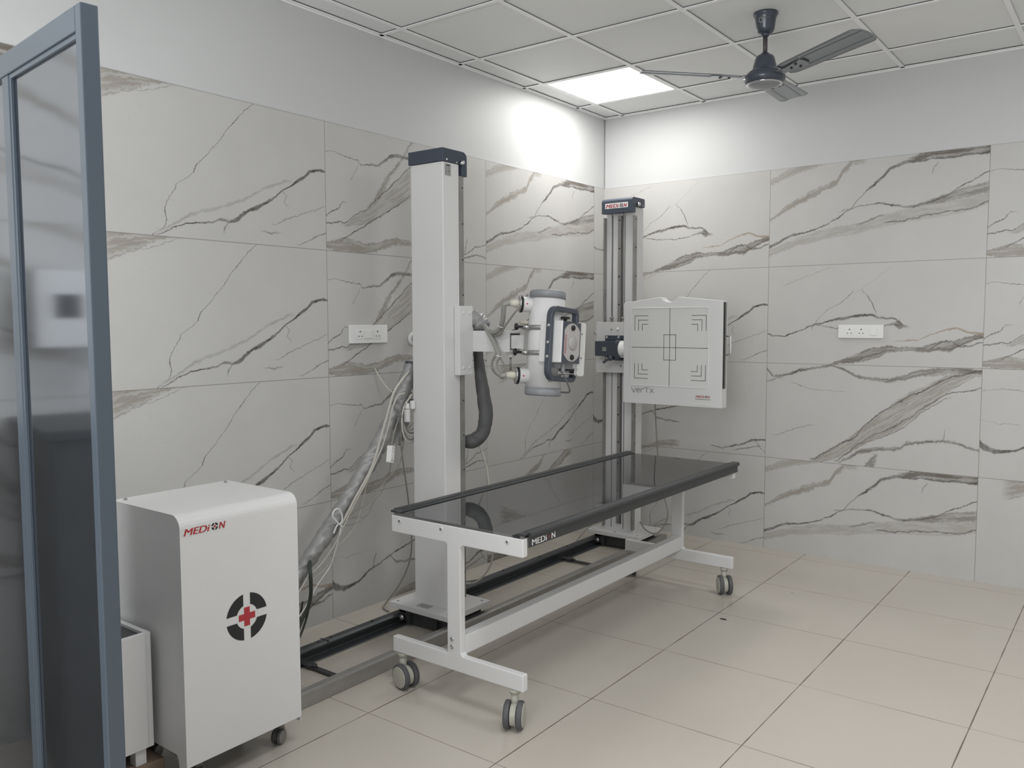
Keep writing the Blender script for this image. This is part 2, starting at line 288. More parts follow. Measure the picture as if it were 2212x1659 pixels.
        if ci in (1, 2):   # ragged darker rim where the band meets the white
            rim = N.new('ShaderNodeMapRange'); L.new(M('ABSOLUTE', M('SUBTRACT', d, M('MULTIPLY', wv, 0.9))), rim.inputs[0]); rim.inputs[1].default_value = 0.0; rim.inputs[2].default_value = 0.012; rim.inputs[3].default_value = 0.55*inten; rim.inputs[4].default_value = 0
            r_ = M('MULTIPLY', M('MULTIPLY', rim.outputs[0], so.outputs[2]), M('GREATER_THAN', scn.outputs[2], 0.47))
            acc[0] = r_ if 0 not in acc else M('MAXIMUM', acc[0], r_)
        acc[ci] = o if ci not in acc else M('MAXIMUM', acc[ci], o)
    # soft clouding and faint hair veins of the stone
    cl = NZ(2.2, 5, 0.55).outputs['Fac']
    base = N.new('ShaderNodeMix'); base.data_type = 'RGBA'; base.inputs[6].default_value = (0.50, 0.493, 0.476, 1); base.inputs[7].default_value = (0.575, 0.567, 0.549, 1); L.new(cl, base.inputs[0])
    cur = base.outputs[2]
    hv = NZ(3.1, 4, 0.6).outputs['Fac']
    hr = N.new('ShaderNodeMapRange'); L.new(M('ABSOLUTE', M('SUBTRACT', hv, 0.5)), hr.inputs[0]); hr.inputs[1].default_value = 0; hr.inputs[2].default_value = 0.006; hr.inputs[3].default_value = 0.07; hr.inputs[4].default_value = 0
    hm = N.new('ShaderNodeMapRange'); L.new(cl, hm.inputs[0]); hm.inputs[1].default_value = 0.5; hm.inputs[2].default_value = 0.62
    acc[0] = M('MAXIMUM', acc[0], M('MULTIPLY', hr.outputs[0], hm.outputs[0]))
    for ci in (1, 3, 2, 0):
        if ci not in acc: continue
        mx = N.new('ShaderNodeMix'); mx.data_type = 'RGBA'; L.new(acc[ci], mx.inputs[0]); L.new(cur, mx.inputs[6]); mx.inputs[7].default_value = (*VCOL[ci], 1); cur = mx.outputs[2]
    # grout at the tile edge
    eu = M('MULTIPLY', M('SUBTRACT', 0.5, M('ABSOLUTE', M('SUBTRACT', sp.outputs[0], 0.5))), 1.2)
    ev = M('MULTIPLY', M('SUBTRACT', 0.5, M('ABSOLUTE', M('SUBTRACT', sp.outputs[1], 0.5))), 0.6)
    gr = N.new('ShaderNodeMapRange'); L.new(M('MINIMUM', eu, ev), gr.inputs[0]); gr.inputs[1].default_value = 0.0010; gr.inputs[2].default_value = 0.0022; gr.inputs[3].default_value = 0.75; gr.inputs[4].default_value = 0
    mx = N.new('ShaderNodeMix'); mx.data_type = 'RGBA'; L.new(gr.outputs[0], mx.inputs[0]); L.new(cur, mx.inputs[6]); mx.inputs[7].default_value = (0.20, 0.18, 0.155, 1); cur = mx.outputs[2]
    L.new(cur, b.inputs['Base Color']); b.inputs['Roughness'].default_value = 0.42; b.inputs['Specular IOR Level'].default_value = 0.35
    return m

# ------------------------------------------------------------------ mesh helpers
ORG = {}
SPLIT = {'screw', 'plate_screw', 'rail_screw', 'cap_bolt', 'bolt_cap', 'light_knob', 'lift_cable', 'cable_nut', 'carriage_screw', 'pivot_bolt', 'groove_strip', 'frame_screw', 'frame_bolt', 'blade_rib', 'blade_screw', 'top_screw', 'handle_screw', 'plug', 'tube_bracket', 'accessory_plate'}
def empty(name, loc, label=None, cat=None, group=None):
    o = bpy.data.objects.new(name, None); COL.objects.link(o); o.location = loc; o.empty_display_size = 0.05
    ORG[o.name] = Vector(loc)
    if label: o['label'] = label
    if cat: o['category'] = cat
    if group: o['group'] = group
    return o
def tag(o, label, cat=None, group=None):
    o['label'] = label
    if cat: o['category'] = cat
    if group: o['group'] = group
    return o
class MB:
    def __init__(s, xf=None): s.v = []; s.f = []; s.xf = xf; s.sm = []
    def add(s, vs, fs, smooth=False):
        k = len(s.v); s.v += [Vector(v) for v in vs]; s.f += [tuple(i+k for i in f) for f in fs]; s.sm += [smooth]*len(fs); return s
    def box(s, x0, x1, y0, y1, z0, z1):
        vs = [(x, y, z) for x in (x0, x1) for y in (y0, y1) for z in (z0, z1)]
        return s.add(vs, [(0, 1, 3, 2), (4, 6, 7, 5), (0, 4, 5, 1), (2, 3, 7, 6), (0, 2, 6, 4), (1, 5, 7, 3)])
    def prism(s, pts, axis, a0, a1, smooth=False):
        """pts 2d outline (ccw), axis 'x': pts=(y,z); 'y': (x,z); 'z': (x,y)"""
        def P(p, a): return {'x': (a, p[0], p[1]), 'y': (p[0], a, p[1]), 'z': (p[0], p[1], a)}[axis]
        n = len(pts); vs = [P(p, a0) for p in pts]+[P(p, a1) for p in pts]
        s.add(vs, [tuple(range(n))[::-1], tuple(range(n, 2*n))]); k = len(s.v)-2*n
        s.f += [(k+i, k+(i+1) % n, k+n+(i+1) % n, k+n+i) for i in range(n)]; s.sm += [smooth]*n
        return s
    def cyl(s, c0, c1, r0, r1=None, n=24, cap=True):
        r1 = r0 if r1 is None else r1; c0 = Vector(c0); c1 = Vector(c1); d = (c1-c0).normalized()
        a = d.orthogonal().normalized(); b = d.cross(a)
        vs = []
        for c, r in ((c0, r0), (c1, r1)):
            vs += [c+a*r*math.cos(2*math.pi*i/n)+b*r*math.sin(2*math.pi*i/n) for i in range(n)]
        k = len(s.v); s.v += vs
        s.f += [(k+i, k+(i+1) % n, k+n+(i+1) % n, k+n+i) for i in range(n)]; s.sm += [True]*n
        if cap: s.f += [tuple(range(k, k+n))[::-1], tuple(range(k+n, k+2*n))]; s.sm += [False]*2
        return s
    def lathe(s, prof, c, d=(0, 0, 1), n=36, close=True):
        """prof: list of (r, h) along axis d from c"""
        c = Vector(c); d = Vector(d).normalized(); a = d.orthogonal().normalized(); b = d.cross(a); k = len(s.v); m = len(prof)
        for r, h in prof:
            for i in range(n):
                t = 2*math.pi*i/n; s.v.append(c+d*h+a*r*math.cos(t)+b*r*math.sin(t))
        for j in range(m-1):
            for i in range(n):
                s.f.append((k+j*n+i, k+j*n+(i+1) % n, k+(j+1)*n+(i+1) % n, k+(j+1)*n+i)); s.sm.append(True)
        if close:
            s.f += [tuple(range(k, k+n))[::-1], tuple(range(k+(m-1)*n, k+m*n))]; s.sm += [False]*2
        return s
    def sweep(s, path, r, n=10, wr=0.0, flat=1.0, sub=6, seed=0, rfun=None, closed=False, wf=38):
        P = catmull(path, sub, closed); m = len(P)
        T = [((P[min(i+1, m-1)]-P[max(i-1, 0)]) if not closed else (P[(i+1) % m]-P[i-1])).normalized() for i in range(m)]
        a = T[0].orthogonal().normalized(); k = len(s.v)
        for i in range(m):
            a = (a-T[i]*a.dot(T[i])).normalized(); b = T[i].cross(a)
            rr = r*(rfun(i/(m-1)) if rfun else 1)
            for j in range(n):
                t = 2*math.pi*j/n; q = rr
                if wr: q *= 1+wr*mnoise.noise(Vector((P[i].x*wf+seed, P[i].y*wf+math.cos(t)*1.3, P[i].z*wf+math.sin(t)*1.3)))
                s.v.append(P[i]+a*q*math.cos(t)+b*q*flat*math.sin(t))
        for i in range(m-1 if not closed else m):
            for j in range(n):
                i2 = (i+1) % m
                s.f.append((k+i*n+j, k+i*n+(j+1) % n, k+i2*n+(j+1) % n, k+i2*n+j)); s.sm.append(True)
        if not closed:
            s.f += [tuple(range(k, k+n))[::-1], tuple(range(k+(m-1)*n, k+m*n))]; s.sm += [False]*2
        return s
    def build(s, name, m, parent=None, bevel=0.0, seg=2, label=None, loc=None):
        if name in SPLIT and len(s.f) > 1:      # loose pieces of one kind become a part each
            root = list(range(len(s.v)))
            def find(i):
                while root[i] != i: root[i] = root[root[i]]; i = root[i]
                return i
            for f in s.f:
                for j in f[1:]: root[find(j)] = find(f[0])
            comp = {}
            for fi, f in enumerate(s.f): comp.setdefault(find(f[0]), []).append(fi)
            if len(comp) > 1:
                last = None
                for fl in comp.values():
                    q = MB(s.xf); ids = sorted({i for fi in fl for i in s.f[fi]}); mp = {v: k for k, v in enumerate(ids)}
                    q.v = [s.v[i] for i in ids]; q.f = [tuple(mp[i] for i in s.f[fi]) for fi in fl]; q.sm = [s.sm[fi] for fi in fl]
                    last = q.build(name, m, parent, bevel, seg, label, loc)
                return last
        org = ORG[parent.name] if parent else Vector(loc or (0, 0, 0))
        vs = [(s.xf @ v if s.xf else v)-org for v in s.v]
        me = bpy.data.meshes.new(name); me.from_pydata(vs, [], s.f); me.materials.append(m)
        me.polygons.foreach_set('use_smooth', s.sm)
        bm = bmesh.new(); bm.from_mesh(me); bmesh.ops.recalc_face_normals(bm, faces=bm.faces); bm.to_mesh(me); bm.free()
        o = bpy.data.objects.new(name, me); COL.objects.link(o); ORG[o.name] = org
        if parent: o.parent = parent
        else: o.location = org
        if bevel:
            md = o.modifiers.new('bevel', 'BEVEL'); md.width = bevel; md.segments = seg; md.limit_method = 'ANGLE'; md.angle_limit = math.radians(50)
            md.harden_normals = False
        if label: o['label'] = label
        return o
def catmull(path, sub=6, closed=False):
    P = [Vector(p) for p in path]; n = len(P)
    if n < 3: return P
    out = []
    rng = range(n if closed else n-1)
    for i in rng:
        if closed: p0, p1, p2, p3 = P[i-1], P[i], P[(i+1) % n], P[(i+2) % n]
        else: p0, p1, p2, p3 = P[max(i-1, 0)], P[i], P[i+1], P[min(i+2, n-1)]
        for k in range(sub):
            t = k/sub; t2 = t*t; t3 = t2*t
            out.append(0.5*((2*p1)+(-p0+p2)*t+(2*p0-5*p1+4*p2-p3)*t2+(-p0+3*p1-3*p2+p3)*t3))
    if not closed: out.append(P[-1])
    return out
def rrect(x0, x1, y0, y1, r, n=5):
    """rounded outline, ccw"""
    if not isinstance(r, (list, tuple)): r = [r]*4
    out = []
    for (cx, cy, a), rr in zip(((x1, y1, 0), (x0, y1, 90), (x0, y0, 180), (x1, y0, 270)), r):
        sx = -1 if a in (0, 270) else 1; sy = -1 if a in (0, 90) else 1
        if rr <= 0: out.append((cx, cy)); continue
        for i in range(n+1):
            t = math.radians(a+90*i/n); out.append((cx+sx*rr+rr*math.cos(t), cy+sy*rr+rr*math.sin(t)))
    return out
def text(name, s, m, parent, org, ux, uy, size, wide=1.0, shear=0.0, bold=0.0, align='LEFT', lift=0.0008, spacing=1.0, width=None, label=None, xf=None):
    """flat lettering: org is the baseline start, ux/uy unit directions in world space"""
    cu = bpy.data.curves.new(name, 'FONT'); cu.body = s; cu.size = size; cu.offset = bold*size; cu.align_x = align; cu.space_character = spacing; cu.extrude = 0.0; cu.shear = shear; cu.resolution_u = 4
    o = bpy.data.objects.new(name+'_src', cu); COL.objects.link(o)
    dg = bpy.context.evaluated_depsgraph_get(); me0 = bpy.data.meshes.new_from_object(o.evaluated_get(dg))
    vs = [v.co.copy() for v in me0.vertices]; fs = [tuple(p.vertices) for p in me0.polygons]
    bpy.data.objects.remove(o); bpy.data.curves.remove(cu); bpy.data.meshes.remove(me0)
    ux = Vector(ux).normalized(); uy = Vector(uy).normalized(); n = ux.cross(uy); org = Vector(org)
    x0 = min(v.x for v in vs); x1 = max(v.x for v in vs)
    k = wide if width is None else width/(x1-x0)
    V = [org+ux*((v.x-(x0 if width else 0))*k)+uy*v.y+n*lift for v in vs]
    b = MB(xf); b.add(V, fs)
    return b.build(name, m, parent, label=label)
def emblem(parent, c, ux, uy, r, lift=0.0008, mk=None, mr=None, cross=True, ring=True):
    """ring cut by a cross gap, with a red cross inside"""
    c = Vector(c); ux = Vector(ux).normalized(); uy = Vector(uy).normalized(); n = ux.cross(uy)
    b = MB(); g = 0.17*r; ri = 0.52*r
    for q in range(4):
        k0 = len(b.v); pts_o = []; pts_i = []
        a0 = math.asin(g/r); a1 = math.pi/2-a0; b0 = math.asin(g/ri); b1 = math.pi/2-b0
        S = 10
        for i in range(S+1):
            t = a0+(a1-a0)*i/S; pts_o.append((r*math.cos(t), r*math.sin(t)))
            t = b0+(b1-b0)*i/S; pts_i.append((ri*math.cos(t), ri*math.sin(t)))
        def rot(p, q=q):
            for _ in range(q): p = (-p[1], p[0])
            return c+ux*p[0]+uy*p[1]+n*lift
        vs = [rot(p) for p in pts_o]+[rot(p) for p in pts_i]
        b.add(vs, [(i, i+1, S+1+i+1, S+1+i) for i in range(S)])
    o = b.build('emblem_ring', mk or BLACKINK, parent) if ring else None
    if cross:
        a = 0.125*r*1.1; l = 0.40*r
        pts = [(a, a), (a, l), (-a, l), (-a, a), (-l, a), (-l, -a), (-a, -a), (-a, -l), (a, -l), (a, -a), (l, -a), (l, a)]
        b2 = MB(); b2.add([c+ux*p[0]+uy*p[1]+n*lift for p in pts], [(0, 1, 2, 3), (3, 4, 5, 6), (6, 7, 8, 9), (9, 10, 11, 0), (0, 3, 6, 9)])
        b2.build('emblem_cross', mr or REDINK, parent)
    return o
def medion(parent, org, ux, uy, h, width, mk=None, mr=None, mtext=None, shear=0.25, ring=True):
    """the word MEDi(emblem)N"""
    ux = Vector(ux).normalized(); uy = Vector(uy).normalized(); org = Vector(org)
    for k in (0, 1, 2):
        text('logo_letters', 'MEDi', mtext or REDINK, parent, org+ux*h*0.042*k, ux, uy, h*1.38, shear=shear, width=width*0.615, lift=0.0008+0.00012*k)
    emblem(parent, org+ux*width*0.738+uy*h*0.5, ux, uy, h*0.55, mk=mk, mr=mr, ring=ring)
    for k in (0, 1, 2):
        text('logo_letters', 'N', mtext or REDINK, parent, org+ux*(width*0.835+h*0.042*k), ux, uy, h*1.38, shear=shear, width=width*0.155, lift=0.0008+0.00012*k)
def struct(o): o['kind'] = 'structure'; return o
def bolt(b, c, d, r=0.007, h=0.004):
    c = Vector(c); d = Vector(d).normalized(); b.lathe([(r, 0), (r, h*0.6), (r*0.75, h), (r*0.35, h), (r*0.35, h*0.4)], c, d, 12)
    return b
# ------------------------------------------------------------------ the room
RX, RY = 4.5, -6.3
S_, R1_, Z0_ = 0.13777, 1.19719, 0.58441
ZT = Z0_+1.8                     # top of the tile cladding
b = MB(); b.add([(-0.15, RY-0.15, 0), (RX+0.15, RY-0.15, 0), (RX+0.15, 0.15, 0), (-0.15, 0.15, 0), (-0.15, RY-0.15, -0.1), (RX+0.15, RY-0.15, -0.1), (RX+0.15, 0.15, -0.1), (-0.15, 0.15, -0.1)],
    [(0, 1, 2, 3), (7, 6, 5, 4), (0, 4, 5, 1), (1, 5, 6, 2), (2, 6, 7, 3), (3, 7, 4, 0)])
struct(b.build('floor', floor_mat()))
FM = {k: tile_mat(k) for k in 'ABCDEFG'}
def tiled_wall(name, cols, along, kmap, plaster_box):
    """cols: list of (a0,a1, u0,u1, faces by row top..bottom); one mesh, a material per tile face"""
    me = bpy.data.meshes.new(name); bm = bmesh.new(); uv = bm.loops.layers.uv.new('UVMap')
    me.materials.append(PLASTER)
    for k in 'ABCDEFG': me.materials.append(FM[k])
    rows = [(ZT-0.6, ZT), (ZT-1.2, ZT-0.6), (ZT-1.8, ZT-1.2), (0.0, ZT-1.8)]
    for a0, a1, u0, u1, fc in cols:
        for (z0, z1), f in zip(rows, fc):
            vmin = 1-(z1-z0)/0.6
            q = [(a0, z0, u0, vmin), (a1, z0, u1, vmin), (a1, z1, u1, 1), (a0, z1, u0, 1)]
            vs = [bm.verts.new(kmap(a, z)) for a, z, _, _ in q]; fa = bm.faces.new(vs)
            for lp, (_, _, uu, vv) in zip(fa.loops, q): lp[uv].uv = (uu, vv)
            fa.material_index = 1+'ABCDEFG'.index(f)
    for vs, fs in plaster_box:
        bv = [bm.verts.new(v) for v in vs]
        for f in fs: bm.faces.new([bv[i] for i in f]).material_index = 0
    bm.normal_update()
    bm.to_mesh(me); bm.free()
    o = bpy.data.objects.new(name, me); COL.objects.link(o); return struct(o)
BOXF = [(0, 1, 3, 2), (4, 6, 7, 5), (0, 4, 5, 1), (2, 3, 7, 6), (0, 2, 6, 4), (1, 5, 7, 3)]
def bxv(x0, x1, y0, y1, z0, z1): return ([(x, y, z) for x in (x0, x1) for y in (y0, y1) for z in (z0, z1)], BOXF)
yj = [-S_-1.2*k for k in range(0, 7)]
lc = [(yj[0], 0.0, 0.0, S_/1.2, 'DDGA'), (yj[1], yj[0], 0, 1, 'CCAF'), (yj[2], yj[1], 0, 1, 'BBBG'), (yj[3], yj[2], 0, 1, 'AAAD'),
      (yj[4], yj[3], 0, 1, 'CCBA'), (yj[5], yj[4], 0, 1, 'DDAE'), (RY, yj[5], 1-(yj[5]-RY)/1.2, 1, 'BBGA')]
PR = 0.007   # cladding stands this far in front of the plaster
tiled_wall('wall_left', lc, 'y', lambda a, z: (0.0, a, z), [bxv(-0.15, -PR, RY-0.15, 0.15, ZT-0.02, H_C+0.3), bxv(-0.15, -0.0005, RY-0.15, 0.15, -0.1, ZT)])
rc_ = [(0, R1_, 1-R1_/1.2, 1, 'DAGA'), (R1_, R1_+1.2, 0, 1, 'CDEC'), (R1_+1.2, R1_+2.4, 0, 1, 'BBGA'), (R1_+2.4, RX, 0, (RX-R1_-2.4)/1.2, 'ACDB')]
tiled_wall('wall_back', rc_, 'x', lambda a, z: (a, 0.0, z), [bxv(0, RX, PR, 0.15, ZT-0.02, H_C+0.3), bxv(0, RX, 0.0005, 0.15, -0.1, ZT)])
# unseen sides of the room close it off for the light and the reflections
b = MB(); b.box(RX, RX+0.15, RY-0.15, 0.15, -0.1, H_C+0.3); struct(b.build('wall_right', PLASTER))
WX0, WX1, WZ0, WZ1 = 0.9, 3.5, 0.9, 2.3
b = MB(); b.box(0, WX0, RY-0.15, RY, -0.1, H_C+0.3); b.box(WX1, RX, RY-0.15, RY, -0.1, H_C+0.3); b.box(WX0, WX1, RY-0.15, RY, -0.1, WZ0); b.box(WX0, WX1, RY-0.15, RY, WZ1, H_C+0.3); struct(b.build('wall_front', PLASTER))
b = MB()
for x in (WX0, (WX0+WX1)/2-0.025, WX1-0.05): b.box(x, x+0.05, RY-0.10, RY-0.05, WZ0, WZ1)
b.box(WX0, WX1, RY-0.10, RY-0.05, WZ0, WZ0+0.05); b.box(WX0, WX1, RY-0.10, RY-0.05, WZ1-0.05, WZ1)
wf = struct(b.build('added_window_1', GRID))  # added window frame round the fill-light pane
b = MB(); b.add([(WX0, RY-0.11, WZ0), (WX1, RY-0.11, WZ0), (WX1, RY-0.11, WZ1), (WX0, RY-0.11, WZ1)], [(0, 3, 2, 1)]); b.build('fill_pane', PANE_FILL, wf)
# ceiling: lay-in tiles on a white T-bar grid
GX, GY = 0.14662, 0.36807
xs = [0.0]+[GX+0.6*i for i in range(8) if GX+0.6*i < RX]+[RX]
ys = [0.0]+[-GY-0.6*j for j in range(11) if -GY-0.6*j > RY]+[RY]
def is_lit(i, j): return (i, j) in LITC
LITC = {(1, 1): 'near', (4, 6): 'rear', (6, 3): 'rear', (2, 9): 'rear'}  # the rear panels are added fill lights, out of view
b = MB(); zt = H_C+0.008
for i in range(len(xs)-1):
    for j in range(len(ys)-1):
        if (i, j) in LITC: continue
        x0, x1, y1, y0 = xs[i], xs[i+1], ys[j], ys[j+1]
        b.box(x0, x1, y0, y1, zt, zt+0.012)
b.box(-0.15, RX+0.15, RY-0.15, 0.15, H_C+0.30, H_C+0.36)
struct(b.build('ceiling', CTILE))
b = MB()
for x in xs[1:-1]: b.box(x-0.012, x+0.012, RY, 0, H_C, H_C+0.0035)
for y in ys[1:-1]:
    for i in range(len(xs)-1): b.box(xs[i]+(0.012 if i else 0), xs[i+1]-(0.012 if i < len(xs)-2 else 0), y-0.012, y+0.012, H_C, H_C+0.0035)
struct(b.build('trim_1', GRID))
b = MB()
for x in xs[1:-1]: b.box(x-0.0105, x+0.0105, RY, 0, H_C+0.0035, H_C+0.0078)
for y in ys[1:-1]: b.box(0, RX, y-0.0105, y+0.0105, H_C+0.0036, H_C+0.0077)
struct(b.build('trim_2', GAPSHADE))  # dark strips above the bars paint in their shadow line
b = MB()
b.box(-PR+0.0005, 0.020, RY, 0.006, H_C, H_C+0.003); b.box(0.020, RX, -0.020, PR-0.0005, H_C, H_C+0.003)
b.box(-PR+0.0005, -PR+0.0025, RY, 0.006, H_C-0.004, H_C+0.003); b.box(-PR, RX, PR-0.0025, PR-0.0005, H_C-0.004, H_C+0.003)
struct(b.build('trim_3', GRID))
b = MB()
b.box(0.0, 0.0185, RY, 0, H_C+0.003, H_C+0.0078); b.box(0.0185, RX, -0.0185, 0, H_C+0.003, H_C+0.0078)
struct(b.build('trim_4', GAPSHADE))  # painted shadow line continued along the wall angles
def light_panel(i, j, m, label):
    x0, x1, y1, y0 = xs[i]+0.012, xs[i+1]-0.012, ys[j]-0.012, ys[j+1]+0.012
    t = empty('ceiling_light_panel', ((x0+x1)/2, (y0+y1)/2, H_C), label, 'ceiling light')
    f = MB(); w_ = 0.010
    for a in ((x0, x1, y0, y0+w_), (x0, x1, y1-w_, y1), (x0, x0+w_, y0+w_, y1-w_), (x1-w_, x1, y0+w_, y1-w_)): f.box(*a, H_C+0.001, H_C+0.03)
    f.box(x0, x1, y0, y1, H_C+0.022, H_C+0.03)
    f.build('frame', GRID, t)
    d = MB(); d.add([(x0+w_, y0+w_, H_C+0.003), (x1-w_, y0+w_, H_C+0.003), (x1-w_, y1-w_, H_C+0.003), (x0+w_, y1-w_, H_C+0.003)], [(0, 3, 2, 1)])
    d.build('diffuser', m, t)
light_panel(1, 1, LIT, 'glowing square light panel set in the ceiling grid near the room corner')
light_panel(4, 6, LIT_FILL, 'added light panel in the ceiling above the free floor, out of view')
light_panel(6, 3, LIT_FILL, 'added unseen light panel in the ceiling beside the unseen right-hand wall')
light_panel(2, 9, LIT_FILL, 'added unseen light panel in the ceiling at the unseen end of the left wall')

# ------------------------------------------------------------------ floor rail track for the tube stand and the chest stand
t = empty('floor_rail_track', (0.46, -1.8, 0), 'pair of long metal floor rails with cross bars running along the left wall', 'rail')
YA, YB = -3.385, -0.28
b = MB(); b.prism([(0.272, 0.004), (0.345, 0.004), (0.345, 0.007), (0.303, 0.007), (0.298, 0.012), (0.298, 0.036), (0.305, 0.038), (0.318, 0.044), (0.318, 0.050), (0.305, 0.056), (0.272, 0.056), (0.262, 0.050), (0.262, 0.012)], 'y', YA, YB)
rr = b.build('rear_rail', RAILD, t, bevel=0.0015, label='dark grey rear floor rail')
b = MB(); b.prism([(0.262, 0.0), (0.349, 0.0), (0.349, 0.0042), (0.262, 0.0042)], 'y', YA, YB); b.build('rail_flange', ALU, t)
b = MB()
for yy in (-3.27, -3.03, -2.55, -1.95, -1.55, -1.2, -0.9, -0.35): b.cyl((0.285, yy, 0.055), (0.285, yy, 0.0585), 0.006, n=10)
b.cyl((0.285, -2.87, 0.0555), (0.285, -2.87, 0.0575), 0.006, n=10); b.cyl((0.285, -2.80, 0.0555), (0.285, -2.80, 0.0575), 0.006, n=10)
b.box(0.262, 0.3185, -2.838, -2.834, 0.0552, 0.0572)
b.build('screw', BLACK, t)
b = MB()
prof = [(0.602, 0.0), (0.652, 0.0), (0.655, 0.004)]
for k in range(8):
    z = 0.006+k*0.0055; prof += [(0.655, z), (0.655, z+0.0038), (0.6544, z+0.0042), (0.6544, z+0.0051)]
prof += [(0.656, 0.0505), (0.656, 0.056), (0.640, 0.059), (0.634, 0.057), (0.606, 0.055), (0.602, 0.052)]
b.prism(prof, 'y', YA, YB); b.build('front_rail', ALU, t, label='ribbed aluminium front floor rail')
for yy in (-2.99, -1.02):
    b = MB(); b.box(0.335, 0.602, yy-0.013, yy+0.013, 0.008, 0.014); b.box(0.330, 0.40, yy-0.02, yy+0.02, 0.014, 0.021); b.cyl((0.41, yy, 0.014), (0.41, yy, 0.022), 0.010, n=12)
    b.build('cross_bar', DARK, t, bevel=0.001)

def stand_base(parent, py, plate_label=None):
    """plate and truck that ride on the rails; py = front edge of the plate"""
    x0, x1, y0, y1 = 0.252, 0.634, py, py+0.304
    b = MB(); b.prism(rrect(x0, x1, y0, y1, 0.006, 3), 'z', 0.080, 0.105); p_ = b.build('base_plate', WHITE, parent, bevel=0.0015)
    b = MB()
    for x in (x0+0.03, x1-0.03):
        for y in (y0+0.03, y1-0.03): b.cyl((x, y, 0.1045), (x, y, 0.1056), 0.006, n=12)
    b.cyl((x0+0.19, y0+0.035, 0.1045), (x0+0.19, y0+0.035, 0.1056), 0.008, n=12)
    b.build('plate_screw', GREYINK, parent)
    b = MB(); b.box(x0+0.052, 0.600, y0+0.020, y1-0.012, 0.0606, 0.0795); b.box(0.352, 0.598, y0+0.030, y1-0.03, 0.012, 0.0606)
    b.box(0.352, 0.376, y0+0.012, y0+0.030, 0.012, 0.079); b.box(0.54, 0.548, y0+0.012, y0+0.028, 0.012, 0.078)
    b.build('truck', DARK, parent, bevel=0.001)
    b = MB(); b.cyl((0.330, y0+0.020, 0.040), (0.330, y0-0.004, 0.040), 0.013, n=20); b.cyl((0.330, y0-0.004, 0.040), (0.330, y0-0.009, 0.040), 0.007, n=16)
    b.build('roller_bolt', CHROME, parent)
    b = MB(); b.box(0.300, 0.352, y0+0.020, y0+0.026, 0.022, 0.079); b.build('roller_bracket', DARK, parent)
    return p_

# ------------------------------------------------------------------ tube stand
ts = empty('x_ray_tube_stand', (0.445, -2.26, 0.06), 'tall white floor-rail column carrying the x-ray tube on its side arm', 'x-ray machine')
stand_base(ts, -2.405)
b = MB(); b.box(0.40, 0.475, -2.375, -2.335, 0.1052, 0.1062); b.build('type_plate', STICKER, ts)
CX0, CX1, CY0, CY1 = 0.345, 0.545, -2.322, -2.210
b = MB(); b.prism(rrect(CX0, CX1, CY0, CY1, 0.004, 3), 'z', 0.1052, 2.168); b.build('column', WHITE, ts)
b = MB(); b.box(CX0+0.0, CX0+0.02, CY1, CY1+0.030, 0.14, 2.125); b.build('guide_rail', RAILG, ts)
b = MB(); b.box(CX1-0.018, CX1+0.001, CY1+0.0005, CY1+0.031, 0.125, 2.118)
b.build('guide_rail', RAILG, ts)
b = MB()
for k in range(12): b.cyl((CX1+0.0005, CY1+0.022, 0.25+0.165*k), (CX1+0.0018, CY1+0.022, 0.25+0.165*k), 0.004, n=10)
b.build('rail_screw', BLACK, ts)
# top cap with a lip hanging over the rail side
yA, yB = -2.330, -2.160
pr = [(yA, 2.170), (yA, 2.229), (yB-0.028, 2.229)]+[(yB-0.028+0.028*math.sin(math.radians(a)), 2.201+0.028*math.cos(math.radians(a))) for a in (15, 30, 45, 60, 75, 90)]+[(yB, 2.118), (yB-0.036, 2.118), (yB-0.036, 2.170)]
b = MB(); b.prism(pr[::-1], 'x', 0.338, 0.552); tc_ = b.build('top_cap', SLATE, ts, bevel=0.002, label='dark slate cap on top of the column')
b = MB(); bolt(b, (0.552, -2.205, 2.176), (1, 0, 0), 0.011, 0.018); bolt(b, (0.552, -2.303, 2.179), (1, 0, 0), 0.006, 0.004); bolt(b, (0.552, -2.235, 2.174), (1, 0, 0), 0.004, 0.003); b.build('cap_bolt', CHROME, ts)
b = MB(); b.box(0.5452, 0.5458, -2.308, -2.266, 2.108, 2.162); st = b.build('rating_sticker', STICKER, ts)
b = MB(); random.seed(4)
b.box(0.5459, 0.5462, -2.298, -2.274, 2.152, 2.157)
for k in range(6):
    y = -2.304; z = 2.145-k*0.006
    b.box(0.5459, 0.5461, y+0.002, y+0.004+0.008*random.random(), z, z+0.0018); b.box(0.5459, 0.5461, y+0.018, y+0.02+0.016*random.random(), z, z+0.0022)
b.build('sticker_print', BLACKINK, st)
# carriage
b = MB(); b.box(0.345, 0.5465, -2.176, -2.160, 1.1985, 1.5185); b.box(0.5465, 0.580, -2.252, -2.160, 1.198, 1.519); b.box(0.312, 0.3435, -2.252, -2.160, 1.198, 1.519)
cg = b.build('carriage', WHITE, ts, bevel=0.002)
b = MB()
for y, z in ((-2.225, 1.487), (-2.180, 1.487), (-2.225, 1.232), (-2.180, 1.232)): b.lathe([(0.009, 0), (0.009, 0.001), (0.006, 0.003), (0.001, 0.0035)], (0.580, y, z), (1, 0, 0), 16)
b.build('bolt_cap', WHITEP, cg)
